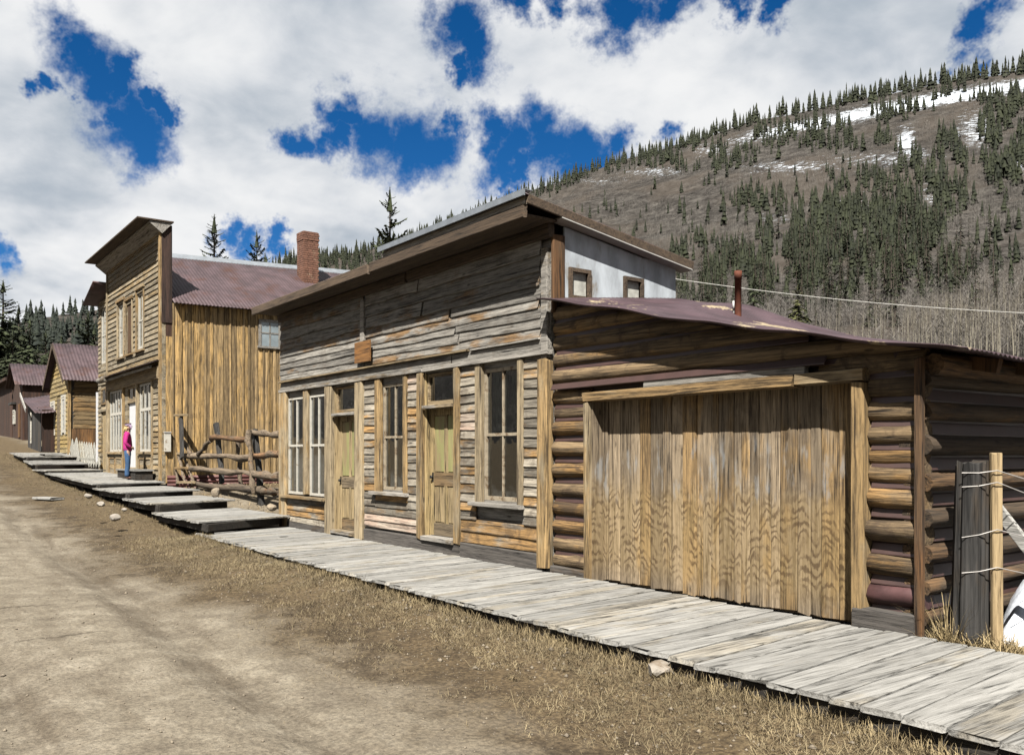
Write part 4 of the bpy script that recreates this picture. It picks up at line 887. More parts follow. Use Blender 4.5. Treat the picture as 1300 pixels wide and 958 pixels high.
# right wall: logs run back
zz = [.0, .26, .52, .82, 1.12, 1.42, 1.72, 2.0, 2.27]
for i, (a, b) in enumerate(zip(zz[:-1], zz[1:])):
    d = b-a; k = random.uniform(-.03, .03); out = .10 if i < 3 else 0
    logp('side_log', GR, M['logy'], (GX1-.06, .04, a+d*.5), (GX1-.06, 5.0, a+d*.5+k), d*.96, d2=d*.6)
    piece('chinking', GR, M['chink'], (GX1-.03, .08, b-.01), (GX1-.03, 4.9, b-.01), .11, .02, (.35, 0, -1))
boxpart('side_core', GR, M['chink'], (GX1-.12, GX1-.06, .2, 5.0, -.1, 2.3)); boxpart('rear_wall', GR, M['log'], (.05, GX1-.07, 4.95, 5.05, -.1, 2.3))
piece('corner_board', GR, M['brown_z'], (GX1-.0, -.03, -.05), (GX1-.0, -.03, 2.3), .07, .06, (1, 0, 0))
for i in range(7): piece('rafter', GR, M['brown_z'], (3.2, .55+.75*i, gz(3.2)-.09), (5.28, .55+.75*i, gz(5.25)-.09), .12, .07, (0, 0, 1))
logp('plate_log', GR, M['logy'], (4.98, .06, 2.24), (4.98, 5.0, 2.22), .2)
fade = lambda x: float(np.interp(x, [0, 1.4, 2.4, 6], [1, 1, .25, 0]))
def groof(u, v):
    return (u, v, gz(u)+.012+(.10*min(v+.15, 2.45)-.12*max(0, v-2.3))*fade(u)+corr(v, .076, .011)*min(1, .35+abs(v)*3)+.012*math.sin(u*5.1+v)-(.03*max(0, v) if u > 4.5 else 0))
sheet('roof', GR, M['roof2'], groof, 0.045, 5.42, -.29, 5.1, 40, 290, .008)
# stovepipe and vent on the garage roof
def pipe(name, x, y, z0, z1, r, mat, label, cat):
    v, f = [], []; n = 14
    for z, q in ((0, r), (z1-z0-.1, r), (z1-z0-.1, r*1.12), (z1-z0, r*1.12), (z1-z0, r*.8), (z1-z0-.15, r*.8)):
        for k in range(n): v.append((q*math.cos(k*6.2832/n), q*math.sin(k*6.2832/n), z))
    for i in range(5):
        for k in range(n): f.append((i*n+k, i*n+(k+1) % n, (i+1)*n+(k+1) % n, (i+1)*n+k))
    f.append(tuple(range(5*n, 6*n)))
    return setp(link(name, mesh(name, v, f, True), Matrix.Translation((x, y, z0)), None, M[mat]), label, cat)
t_ = 10.75; qx, qy, _ = atD(937, 400, t_); pipe('stovepipe', qx, qy, groof(qx, qy)[2]-.02, CAM[2]+(HY-344)/F*t_, .042, 'rust', 'rusty brown stovepipe rising from the garage roof', 'stovepipe')
qx, qy, _ = atD(931.5, 400, t_+.1); pipe('vent_pipe', qx, qy, groof(qx, qy)[2]-.02, CAM[2]+(HY-382)/F*(t_+.1), .014, 'pvc', 'thin white vent pipe beside the rusty stovepipe', 'pipe')
# ================================================================== the tall two-storey building
TX0, TX1 = fx(137), -18.45; TB = .70                 # base height
TL = thing('false_front_building', ((TX0+TX1)/2, 4, TB), 'tall two storey wooden building with a false front and purple tin roof', 'building')
TT = 8.32
def tw(px0, px1, py0, py1, Y=0):
    x0, x1 = fx(px0, Y), fx(px1, Y); m = (px0+px1)/2; return x0, x1, zrow(m, py1), zrow(m, py0)
w1 = tw(151, 158.5, 387, 452); w2 = tw(175, 183.5, 371, 442); wm = tw(162, 169, 385, 447)
zaw = zrow(170, 471)
s1 = tw(139.5, 157, 492, 572); s2 = tw(177.5, 194, 488, 573); dr = tw(161.5, 174.8, 490, 596)
s1 = (s1[0], s1[1], zrow(186, 573), zrow(186, 486)); s2 = (s2[0], s2[1], s1[2], s1[3]); dz0 = zrow(168, 593); dr = (dr[0], dr[1], dz0, s1[3])
hol = [w1, w2, wm]; lo = [s1, s2, dr]
LL = []
def wall_with(xa, xb, za, zb, hs):
    xs = sorted({xa, xb}|{q for h in hs for q in h[:2]}); out = []
    for a, b in zip(xs[:-1], xs[1:]):
        c = (a+b)/2; cov = sorted([(h[2], h[3]) for h in hs if h[0] <= c <= h[1]]); z = za
        for k0, k1 in cov:
            if k0 > z: out.append((a, b, .01, .12, z, k0))
            z = max(z, k1)
        if zb > z: out.append((a, b, .01, .12, z, zb))
    return out
boxpart('front_wall', TL, M['clap'], *wall_with(TX0, TX1, TB-.1, TT-.05, hol+lo))
clapboards('clapboards', TL, M['clap'], TX0+.1, TX1-.1, zaw+.12, TT-.25, .165, .0, hol)
clapboards('clapboards', TL, M['clap'], TX0+.1, TX1-.12, TB, zaw-.2, .165, .0, [(s1[0]-.1, s2[1]+.1, TB-.2, zaw)])
for h, k in ((w1, 'sash'), (w2, 'sash')): window(TL, *h, .05, 2, 2, .06, k, curtain=[(0, 1, .0, 1, 'lace')])
W_ = boxpart('shuttered_window', TL, M['brown_z'], (wm[0], wm[1], .03, .06, wm[2], wm[3]))
for q in range(3): a = wm[0]+(wm[1]-wm[0])*q/3; b = wm[0]+(wm[1]-wm[0])*(q+1)/3; piece('board', W_, M['brown_z'], ((a+b)/2, .01, wm[2]), ((a+b)/2, .01, wm[3]), (b-a)*.86, .03, (1, 0, 0))
for h in hol:
    post('casing', TL, M['trim_z'], h[0]-.1, h[0], -.06, .02, h[2]-.05, h[3]+.1); post('casing', TL, M['trim_z'], h[1], h[1]+.1, -.06, .02, h[2]-.05, h[3]+.1)
    rail('window_head', TL, M['trim_x'], h[0]-.14, h[1]+.14, -.09, .02, h[3]+.1, h[3]+.2); rail('window_sill', TL, M['trim_x'], h[0]-.14, h[1]+.14, -.1, .02, h[2]-.12, h[2]-.05)
for h, n in ((s1, 5), (s2, 3)):
    window(TL, *h, .04, n, 2, .06, 'sash', mid=h[2]+.62*(h[3]-h[2]), curtain=[(.1, .9, .1, 1, 'lace')], bar=.06)
    boxpart('panel', TL, M['clap'], (h[0]-.05, h[1]+.05, -.03, .01, TB, h[2]-.08))
    for q in range(2): a = h[0]+(h[1]-h[0])*q/2; b = h[0]+(h[1]-h[0])*(q+1)/2; boxpart('panel_frame', TL, M['trim_x'], (a+.06, b-.06, -.055, -.03, TB+.08, TB+.14), (a+.06, b-.06, -.055, -.03, h[2]-.24, h[2]-.18), (a+.06, a+.12, -.054, -.03, TB+.14, h[2]-.24), (b-.12, b-.06, -.054, -.03, TB+.14, h[2]-.24))
    rail('window_sill', TL, M['trim_x'], h[0]-.08, h[1]+.08, -.12, .02, h[2]-.08, h[2])
for xx in (s1[0]-.14, s1[1]+.02, dr[1]+.01, s2[1]+.02): post('pilaster', TL, M['trim_z'], xx, xx+.12, -.07, .02, TB, zaw-.2)
rail('shop_lintel', TL, M['trim_x'], TX0+.05, TX1-.02, -.1, .02, s1[3]+.02, zaw-.06)
DO = boxpart('door', TL, M['white'], (dr[0]+.06, dr[1]-.06, .06, .1, dz0, dz0+2.12))
boxpart('transom', TL, M['trim_x'], (dr[0], dr[1], .0, .1, dz0+2.13, dz0+2.2)); window(TL, dr[0]+.02, dr[1]-.02, dz0+2.2, dr[3], .05, 2, 1, .05, 'trim_x')
boxpart('knob', DO, M['iron'], (dr[0]+.16, dr[0]+.22, .0, .06, dz0+1.0, dz0+1.06)); boxpart('deadbolt', DO, M['iron'], (dr[0]+.16, dr[0]+.22, .02, .06, dz0+1.2, dz0+1.26))
sheet('awning', TL, M['roof'], lambda u, v: (u, -.42*v, zaw+.1-.16*v+corr(u, .12, .006)), TX0, TX1, 0, 1, 60, 1)
rail('awning_board', TL, M['grey_x'], TX0+.3, TX1-.1, -.3, -.25, zaw-.16, zaw-.08)
logp('scroll_bracket', TL, M['grey_x'], (TX0+.3, -.35, zaw-.1), (TX0+1.5, -.35, zaw-.1), .22)
for xx in (TX0, TX1-.12): post('corner_board', TL, M['trim_z'], xx, xx+.12, -.07, .02, TB-.05, TT-.1)
rail('skirt_board', TL, M['skirt'], TX0, TX1, -.05, .02, TB-.25, TB)
# cornice cap
CT = .66
rail('frieze', TL, M['clap'], TX0, TX1, -.06, .01, TT-.3, TT)
me = mesh('cornice', [(TX0-.3, -CT*.55, TT-.02), (TX1+.1, -CT*.55, TT-.02), (TX1+.1, .0, TT-.30), (TX0-.3, 0, TT-.30), (TX0-.3, -CT*.55, TT+.02), (TX1+.1, -CT*.55, TT+.02), (TX1+.1, .3, TT+.04), (TX0-.3, .3, TT+.04)], [(0, 3, 2, 1), (4, 5, 6, 7), (0, 1, 5, 4), (1, 2, 6, 5), (3, 0, 4, 7), (2, 3, 7, 6)]); link('cornice', me, None, TL, M['grey_x'])
boxpart('cornice_cap', TL, M['fascia'], (TX0-.34, TX1+.14, -CT-.05, .32, TT+.045, TT+.085))
boxpart('false_front_edge', TL, M['darkbrown_y'], (TX1, TX1+.03, .0, .30, 5.4, TT-.02)); boxpart('false_front_back', TL, M['darkbrown'], (TX0, TX1, .125, .3, 5.0, TT-.03))
# board and batten side wall
SW = boxpart('side_wall', TL, M['batten'], (TX1-.1, TX1-.03, .12, 11, TB-.1, 6.05))
y = .12
while y < 11:
    w = random.choice((.14, .17, .2, .23)); piece('side_board', SW, M['batten'], (TX1-.015, y+w/2, TB-.1), (TX1-.015, y+w/2, 6.03), w*.97, .03, (0, 1, 0))
    if random.random() < .85: bw = random.choice((.05, .06, .08)); piece('batten', SW, M['batten'], (TX1+.012, y+w, TB-.1), (TX1+.012, y+w+random.uniform(-.02, .02), 6.02), bw, .03, (0, 1, 0))
    y += w+.01
sy0, sz1 = onX(328, 405, TX1); sy1, sz0 = onX(356, 441, TX1)
w = boxpart('side_window', TL, M['grey_x'], (TX1, TX1+.06, sy0, sy0+.08, sz0, sz1), (TX1, TX1+.06, sy1-.08, sy1, sz0, sz1), (TX1, TX1+.058, sy0, sy1, sz1-.08, sz1), (TX1, TX1+.07, sy0-.04, sy1+.04, sz0-.06, sz0), (TX1+.03, TX1+.05, (sy0+sy1)/2-.02, (sy0+sy1)/2+.02, sz0, sz1-.08), (TX1+.03, TX1+.05, sy0+.08, sy1-.08, (sz0+sz1)/2-.02, (sz0+sz1)/2+.02))
boxpart('pane', w, plain('grey_glass', (.10, .12, .13), .15, nscale=2, namt=.3, bump=0, spec=.6), (TX1+.032, TX1+.036, sy0+.05, sy1-.05, sz0, sz1-.05))
# roof: ridge runs back, a little higher at the far end; corrugated
RXm = (TX0+TX1)/2
def troof(s):
    def fn(u, v):      # u 0 ridge .. 1 eave, v along y
        zr = 8.16+.035*v; ze = 5.98+.012*v
        return (RXm+s*u*((TX1-TX0)/2+.28), v, zr+(ze-zr)*u+corr(v, .11, .014))
    return fn
sheet('roof', TL, M['roof'], troof(1), 0, 1, .3, 11.3, 4, 400); sheet('roof', TL, M['roof'], troof(-1), 0, 1, .3, 11.3, 2, 100)
rc = [(RXm+.22, 8.06), (RXm, 8.24), (RXm-.22, 8.06), (RXm-.22, 8.03), (RXm, 8.20), (RXm+.22, 8.03)]
v = [(x, .3, z) for x, z in rc]+[(x, 11.3, z+.385) for x, z in rc]; link('ridge_cap', mesh('ridge_cap', v, [(i, (i+1) % 6, (i+1) % 6+6, i+6) for i in range(6)]), None, TL, M['silver'])
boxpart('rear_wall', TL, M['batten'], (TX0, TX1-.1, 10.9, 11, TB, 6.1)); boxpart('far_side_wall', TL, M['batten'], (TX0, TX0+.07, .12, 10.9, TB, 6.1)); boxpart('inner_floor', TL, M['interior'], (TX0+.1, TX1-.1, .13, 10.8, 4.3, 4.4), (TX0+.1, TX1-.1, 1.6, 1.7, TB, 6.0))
# red corrugated skirting along the foot of the side wall
sheet('metal_skirting', TL, M['redmetal'], lambda u, v: (TX1+.05+.018*math.sin(v*2*math.pi/.11), u, v), .15, 10.8, -.3, TB+.16, 4, 60, .004)
# brick chimney on the slope
cx = -21.0; cyc = onX(391, 340, cx)[0]; czt = onX(391, 297, cx)[1]; czb = 6.9; cw = .29
brickm = plain('chimney_brick', lin(140, 96, 76, .62), .9, nscale=7, namt=.4, col2=lin(196, 170, 140, .6), c2=(.58, .7), bump=.3)
CH = boxpart('chimney', TL, plain('mortar', lin(150, 130, 108, .5), .95), (cx-cw+.012, cx+cw-.012, cyc-cw+.012, cyc+cw-.012, czb, czt-.02))
bl = []; z = czb; i = 0
while z < czt-.05:
    o = .1 if i % 2 else 0; gx = .02 if z > czt-.3 else 0
    for k in range(3):
        a = -cw+k*.2-o*.5; b = a+.185; a = max(a, -cw); b = min(b, cw)
        if b-a < .03: continue
        j = random.uniform(0, .008)+gx
        bl += [(cx+a, cx+b, cyc-cw-j, cyc-cw+.03, z, z+.065), (cx+a, cx+b, cyc+cw-.03, cyc+cw+j, z, z+.065), (cx+cw-.03, cx+cw+j, cyc+a, cyc+b, z, z+.065), (cx-cw-j, cx-cw+.03, cyc+a, cyc+b, z, z+.065)]
    z += .078; i += 1
bo = boxpart('bricks', CH, brickm, *bl); bo['kind'] = 'stuff'
# white meter box by the front corner
by0, bz1 = onX(199.5, 549, TX1); by1, bz0 = onX(206, 573, TX1)
ub = boxpart('utility_box', None, M['sash'], (TX1+.035, TX1+.12, .06, .24, bz0, bz1)); setp(ub, 'white painted utility box on the corner of the tall building', 'utility box')
boxpart('box_lid', ub, M['soffit'], (TX1+.03, TX1+.14, .05, .25, bz1, bz1+.03))
# ---------------- narrow annex on its left
AN = thing('annex_building', (TX0-.8, 3, .75), 'narrow two storey wing at the left side of the tall building', 'building')
ax0, ax1 = fx(125.5), TX0-.02; az1 = onY(126, 385)[1]
aw = (fx(128.5), fx(135), zrow(131.5, 461), zrow(131.5, 391)); ad = (fx(129), fx(135.5), .8, zrow(132, 522))
boxpart('front_wall', AN, M['clap'], *wall_with(ax0, ax1, .6, az1, [aw, ad])); clapboards('clapboards', AN, M['clap'], ax0, ax1, .75, az1, .165, .0, [aw, ad, (ad[0], ad[1], ad[3]+.2, ad[3]+.9)])
window(AN, *aw, .05, 2, 2, .06, 'sash', curtain=[(0, 1, 0, 1, 'lace')]); boxpart('door', AN, M['doorwood'], (ad[0]+.02, ad[1]-.02, .04, .08, ad[2], ad[3])); window(AN, ad[0], ad[1], ad[3]+.25, ad[3]+.85, .0, 1, 1, .06, 'trim_x')
boxpart('body', AN, M['darkbrown'], (ax0+.02, ax1, .13, 7, .6, az1-.2)); sheet('roof', AN, M['roof'], lambda u, v: (u, v, az1+.55*(u-ax0+.3)/1.8), ax0-.35, ax1, -.5, 7, 2, 2, .05)
boxpart('white_downspout', AN, M['white'], (ax0-.1, ax0-.02, -.08, .0, 1.0, onY(125, 498)[1]))
# ---------------- yellow gable cabin
gx0, gx1 = fx(64), fx(88); gb = 1.55; ge = onY(88, 479)[1]; ga = onY(73, 440)[1]; gm = (gx0+gx1)/2
GC = thing('gable_cabin', (gm, 3, gb), 'yellowish clapboard cabin with steep purple tin gable roof and narrow windows', 'building')
def gl_(z): q = max(0, (z-ge)/(ga-ge)); return gx0+(gm-gx0)*q, gx1-(gx1-gm)*q
gw = [(fx(66.3), fx(70), onY(68, 550)[1], onY(68, 512)[1]), (fx(80), fx(83.6), onY(82, 549)[1], onY(82, 504)[1])]; gdr = (fx(73), fx(77), gb+.05, onY(75, 506)[1])
prism('front_wall', GC, M['clapw'], [(gx0, gb-.2), (gx1, gb-.2), (gx1, ge), (gm, ga-.1), (gx0, ge)], .01, .08)
clapboards('clapboards', GC, M['clapw'], gx0, gx1, gb, ga-.1, .2, 0, gw+[gdr], gl_, .006)
for h in gw:
    window(GC, *h, -.02, 1, 2, .1, 'sash'); boxpart('casing', GC, M['sash'], (h[0]-.12, h[0], -.07, .01, h[2]-.1, h[3]+.1), (h[1], h[1]+.12, -.07, .01, h[2]-.1, h[3]+.1), (h[0], h[1], -.07, .01, h[3], h[3]+.1))
boxpart('door', GC, M['doorlow'], (gdr[0], gdr[1], -.02, .005, gdr[2], gdr[3])); boxpart('corner_board', GC, M['trim_z'], (gx1-.1, gx1+.02, -.06, .06, gb-.1, ge))
side = boxpart('side_wall', GC, M['interior'], (gx1-.12, gx1-.05, .08, 8, gb-.1, ge))
z = gb+1.05
while z < ge-.05:
    h = random.uniform(.17, .24); piece('side_plank', side, M['sidelog'], (gx1-.03, .1, z+h/2), (gx1-.03, 8, z+h/2+random.uniform(-.03, .03)), h*.9, .05, (0, 0, 1), PLKR); z += h
boxpart('low_boarding', GC, M['lowboards'], (gx1-.05, gx1, .1, 8, gb-.1, gb+1.04)); boxpart('rear_wall', GC, M['sidelog'], (gx0, gx1-.12, 7.9, 8, gb, ge))
def groof2(s):
    def fn(u, v):
        ov = 1.14; return (gm+s*u*ov*(gx1-gx0)/2, v, ga+.1+(ge-ga)*u*ov+corr(v, .14, .016))
    return fn
sheet('roof', GC, M['roof'], groof2(1), 0, 1, -.3, 8.3, 3, 240); sheet('roof', GC, M['roof'], groof2(-1), 0, 1, -.3, 8.3, 2, 60)
for s in (1, -1): piece('barge_board', GC, M['fascia'], (gm, -.29, ga-.0), (gm+s*1.12*(gx1-gx0)/2, -.29, ge-.12*(ga-ge)-.02), .2, .03, (0, 0, 1))
# ---------------- dark brown gable house further up
bx0, bx1 = fx(16.5), fx(28.5); bb = 2.45; be = onY(29, 488)[1]; ba = onY(22.5, 464)[1]; bm = (bx0+bx1)/2
BH = thing('brown_cabin', (bm, 3, bb), 'dark brown weathered gable house with purple roof at the top of the street', 'building')
prism('front_wall', BH, M['darkbrown'], [(bx0, bb-.3), (bx1, bb-.3), (bx1, be), (bm, ba), (bx0, be)], 0, .1); boxpart('side_wall', BH, M['darkbrown_y'], (bx1-.12, bx1-.01, .1, 9, bb-.3, be)); boxpart('rear_wall', BH, M['darkbrown'], (bx0, bx1-.12, 8.9, 9, bb-.3, be))
for s in (1, -1): sheet('roof', BH, M['roof'], (lambda s: lambda u, v: (bm+s*u*1.1*(bx1-bx0)/2, v, ba+.12+(be-ba)*u*1.1+corr(v, .16, .016)))(s), 0, 1, -.4, 9.3, 2, 200)
hw = (fx(17.5), fx(20), onY(19, 538)[1], onY(19, 520)[1]); window(BH, *hw, -.03, 1, 2, .1, 'sash'); boxpart('window_hood', BH, M['greypost'], (hw[0]-.4, hw[1]+.3, -.25, -.01, hw[3]+.3, hw[3]+.42)); boxpart('door', BH, M['lowboards'], (fx(24), fx(26), -.05, -.005, bb, bb+1.9))
# ---------------- ruined lean-to between them
lx0, lx1 = fx(36, -.6), fx(52, -.6); lb = 1.9
LT = thing('tin_roofed_shed', ((lx0+lx1)/2, .5, lb), 'ruined dark shed with a sagging tin roof between the two cabins', 'shed')
lz0, lz1 = onY(37, 503, -.6)[1], onY(50, 520, -.6)[1]
for i in range(12):
    a = lx0+(lx1-lx0)*i/12; b = lx0+(lx1-lx0)*(i+1)/12; post('wall_board', LT, M['greypost'], a, b-.02, -.62, -.58, lb-.3, lz0+(lz1-lz0)*(i/12)-.1+random.uniform(-.15, .05))
sheet('roof', LT, M['roof'], lambda u, v: (u, v, lz0+(lz1-lz0)*(u-lx0)/(lx1-lx0)+.25*v*.3+.05*math.sin(v*3)+corr(v, .14, .015)), lx0-.3, lx1+.4, -.9, 3.0, 6, 90)
piece('edge_board', LT, M['silverboard'], (lx0-.25, -.93, lz0+.12), (lx1-2.2, -.93, lz0-.75), .2, .04, (0, 0, 1)); boxpart('side_wall', LT, M['darkbrown_y'], (lx1-.1, lx1, -.55, 2.8, lb-.3, lz1)); post('white_post', LT, M['sash'], lx0+1.3, lx0+1.42, -.7, -.64, lb+.1, lb+1.6)
# ---------------- plain dark shed at the left edge
kx0, kx1 = fx(-22), fx(15.5); kz = onY(6, 488)[1]
KS = thing('board_shed', ((kx0+kx1)/2, 3, 2.7), 'plain dark board shed at the far left end of the street', 'shed')
boxpart('wall', KS, M['darkbrown'], (kx0, kx1, 0, 5, 2.3, kz)); boxpart('roof', KS, M['darkbrown'], (kx0-.3, kx1+.3, -.4, 5.3, kz, kz+.18)); 
for xx in (kx0+2, kx0+5): boxpart('door', KS, M['lowboards'], (xx, xx+1, -.04, -.005, 2.7, 4.6))
# ------------------------------------------------------------------ boardwalk and stepped platforms
def yfront(x): return -2.11-.022*(x+.7) if x > -9 else -1.95
def skew(x): return float(np.interp(x, [-8, 0, 3.5, 6], [-.44, -.40, -.25, -.20]))
BW = thing('boardwalk', (0, -1, -.03), kind='structure')
x = -8.15
while x < 9:
    w = random.choice((.13, .15, .18, .2, .22, .24)) if x < 3.8 else random.choice((.2, .22, .25, .27))
    yf = yfront(x)+random.uniform(-.014, .012); yb = -.075+random.uniform(-.02, .015); s = skew(x)
    if x > 5.05: yb += .02
    z = -.02+random.uniform(-.006, .006); tilt = random.uniform(-.006, .006)
    piece('plank', BW, M['deck'], (x+w/2, yf, z), (x+w/2+s*(yb-yf), yb, z+tilt), w-.015, .04, (1, 0, random.uniform(-.01, .01)), shear=True)
    x += w
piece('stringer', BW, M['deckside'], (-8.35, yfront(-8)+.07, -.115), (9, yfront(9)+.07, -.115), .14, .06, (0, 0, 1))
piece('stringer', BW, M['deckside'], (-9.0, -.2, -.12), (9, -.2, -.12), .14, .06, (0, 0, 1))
plats = [(-11.0, -7.72, .24, 'lowest wooden platform, stepping up from the left end of the long boardwalk'), (-13.75, -11.02, .43, 'second wooden platform up from the long boardwalk, short and dark sided'), (-17.1, -13.77, .575, 'third wooden platform up, beside the start of the log fence'),
         (-25.0, -17.12, (.85, .69), 'long wooden platform on which the person stands before the tall building'), (-27.9, -25.03, .93, 'narrow platform one step above the one with the person'), (-30.25, -27.94, (1.25, 1.12), 'platform below the topmost one, in front of the leaning white boards'), (-34.2, -30.28, (1.56, 1.39), 'topmost wooden platform of the stepped walk, in front of the gable cabin')]
for (a, b, zz_, lab) in plats:
    za, zb = zz_ if isinstance(zz_, tuple) else (zz_, zz_)
    zx = lambda x: za+(zb-za)*(x-a)/(b-a)
    gz0 = g1((a+b)/2, -1.9)
    T_ = thing('boardwalk_platform', ((a+b)/2-.4, -1, min(gz0, zb-.2)), lab, 'platform', 'stepped platforms of the walk')
    s = -.55; x = a
    while x < b-.02:
        w = min(random.choice((.15, .18, .2, .24)), b-x); yf = -2.0+random.uniform(-.02, .02); z = zx(x+w/2)
        piece('plank', T_, M['deck'], (x+w/2, yf, z-.02+random.uniform(-.004, .004)), (x+w/2+s*1.85, yf+1.85, z-.02), w-.007, .04, (1, 0, 0), shear=True); x += w
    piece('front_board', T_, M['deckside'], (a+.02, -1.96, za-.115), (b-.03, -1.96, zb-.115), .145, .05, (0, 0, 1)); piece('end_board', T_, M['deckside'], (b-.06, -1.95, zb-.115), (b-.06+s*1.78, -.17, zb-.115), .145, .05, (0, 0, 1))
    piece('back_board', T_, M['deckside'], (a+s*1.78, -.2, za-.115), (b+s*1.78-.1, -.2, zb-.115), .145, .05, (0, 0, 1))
    for q in range(max(2, int((b-a)/1.6))):
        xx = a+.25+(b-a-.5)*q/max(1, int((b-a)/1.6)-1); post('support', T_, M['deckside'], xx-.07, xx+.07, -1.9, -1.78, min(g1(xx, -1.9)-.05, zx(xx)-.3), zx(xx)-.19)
    if zb > 1.3:
        piece('step', T_, M['deck'], (b-1.9, -.9, zb+.12), (b-.9, -.9, zb+.12), .8, .04, (0, 1, 0)); boxpart('step_side', T_, M['deckside'], (b-1.85, b-.95, -1.27, -1.22, zb-.0, zb+.1))
# door step of the tall building
ds = boxpart('door_step', None, M['deckside'], (fx(140, -.5)+1.6, fx(175, -.5)+.2, -.62, -.12, .74, .985)); setp(ds, 'dark wooden doorstep under the white door of the tall building', 'step')
boxpart('tread', ds, M['deck'], (fx(140, -.5)+1.55, fx(175, -.5)+.25, -.66, -.1, .987, 1.03))
# ------------------------------------------------------------------ log fence in the gap
FY = .45
FE = thing('log_fence', (-13.5, FY, .2), 'rustic log rail fence with grey slab posts between the store and the tall building', 'fence')
def fp(px, py, Y=FY): a = onY(px, py, Y); return (a[0], Y, a[1])
for (p0, p1, r, nm, mt) in (((320, 549), (356.5, 551), .10, 'rail', 'barkrail'), ((268, 555), (314, 557), .10, 'rail', 'barkrail'), ((235, 579), (321, 580), .115, 'rail', 'barkrail'), ((321, 577), (356.5, 577), .11, 'rail', 'barkrail'),
        ((243, 595), (324, 602), .12, 'rail', 'barkrail'), ((324, 602), (356.5, 604), .13, 'rail', 'barkrail'), ((248, 613), (334, 624), .13, 'rail', 'barkrail'), ((334, 624), (356.5, 625), .13, 'rail', 'barkrail')):
    off = random.uniform(-.08, .08); logp(nm, FE, M[mt], fp(*p0, FY+off), fp(*p1, FY+off), r*1.3, RAILS)
for (pt, pb, w) in (((274.5, 537), (282, 614), .2), ((323, 545), (333, 646), .22)):
    a = fp(*pt, FY+.1); b = fp(*pb, FY+.1); piece('slab_post', FE, M['greypost'], b, a, w, .1, (1, 0, 0), PLKR)
logp('pole', FE, M['barkrail'], fp(321, 626, FY-.12), fp(316, 546, FY-.12), .12, RAILS); logp('pole', FE, M['barkrail'], fp(306, 620, FY+.2), fp(302, 555, FY+.2), .1, RAILS)
logp('brace', FE, M['barkrail'], fp(267, 559), fp(252, 577), .11, RAILS); logp('brace', FE, M['barkrail'], fp(231, 556, .5), fp(243, 577, .5), .1, RAILS)
sb = thing('leaning_slab', fp(231, 582, .28), 'weathered grey slab with a small cap standing upright against the board and batten wall', 'slab')
piece('slab', sb, M['greypost'], fp(231, 582, .28), fp(229.5, 529, .36), .3, .06, (1, 0, 0), PLKR)
piece('cap_plank', sb, M['trim_x'], fp(223, 527, .36), fp(236, 526.5, .36), .06, .14, (0, 0, 1))
LF = thing('ladder_frame', fp(238, 615, .3), 'short broken ladder like wooden frame leaning at the left end of the log fence', 'frame')
for (p0, p1) in (((226, 615), (218.5, 575)), ((246, 614), (232.5, 575)), ((236, 614), (226, 577))): logp('side_rail', LF, M['barkrail'], fp(*p0, .3), fp(*p1, .5), .075, RAILS)
for (p0, p1, Y) in (((218, 575.5), (233, 575.5), .46), ((222, 594), (240, 594), .36), ((226, 612), (247, 612), .28)): piece('rung', LF, M['trim_x'], fp(*p0, Y), fp(*p1, Y), .07, .05, (0, 0, 1))
# leaning white boards by the cabin
PK = thing('picket_section', (fx(104, -.1), -.1, 1.0), 'section of whitewashed pickets leaning before the yellow cabin', 'fence')
for i, px in enumerate((84, 90, 95.5, 100.5, 103.5, 106.5, 109.5, 112.5, 115.5, 119, 122.5)):
    top = 560 if i < 3 else 561+i*.25; w = .42 if i < 3 else .17
    a = fp(px+4.2, 588+i*.4, -.1); b = fp(px, top, .1); piece('picket', PK, M['picket'], a, b, w*(1 if i < 3 else random.uniform(.8, 1.1)), .03, (1, 0, 0), PLKR)
piece('cross_rail', PK, M['picket'], fp(98, 582, -.05), fp(123, 583, -.05), .1, .04, (0, 0, 1))
# ------------------------------------------------------------------ near fence at the right edge
ex, ey, _ = atD(1231, 806, 7.22)
PO = thing('fence_post', (ex, ey, -.2), 'stout dark weathered fence post at the right corner of the garage', 'post')
pt_ = CAM[2]+(HY-587)/F*(-(ex-CAM[0])*SN+(ey-CAM[1])*CS)
def postmesh(h, r):
    v, f = [], []; n = 22; R = random.Random(3); segs = 9; gro = [1+.10*R.uniform(-1, 1)-(.12 if k % 5 == 0 else 0) for k in range(n)]
    for i in range(segs+1):
        q = i/segs
        for k in range(n): rr = r*gro[k]*(1.06-.1*q)*(1+.02*R.uniform(-1, 1)); v.append((rr*math.cos(k*6.2832/n)+.03*q, rr*.9*math.sin(k*6.2832/n), h*q+(R.uniform(-.03, .03) if i == segs else 0)))
    for i in range(segs):
        for k in range(n): f.append((i*n+k, i*n+(k+1) % n, (i+1)*n+(k+1) % n, (i+1)*n+k))
    f.append([segs*n+k for k in range(n)]); return mesh('post_body', v, f)
link('post_body', postmesh(pt_+.2, .135), Matrix.Translation((ex, ey, -.2)), PO, M['greypost'])
sx, sy, _ = atD(1266, 818, 7.05); dsd = (-(sx-CAM[0])*SN+(sy-CAM[1])*CS)
SK = piece('fence_stake', None, M['stake'], (sx, sy, -.2), (sx-.02, sy+.02, CAM[2]+(HY-574)/F*dsd), .085, .05, (CS, SN, 0)); setp(SK, 'light brown square stake standing right of the stout fence post', 'stake')
dbb = piece('brace_board', None, M['silverboard'], atD(1262, 640, 7.45), atD(1345, 748, 7.0), .10, .04, (0, 0, 1)); setp(dbb, 'silvery grey board slanting down beside the stake at the right edge', 'board')
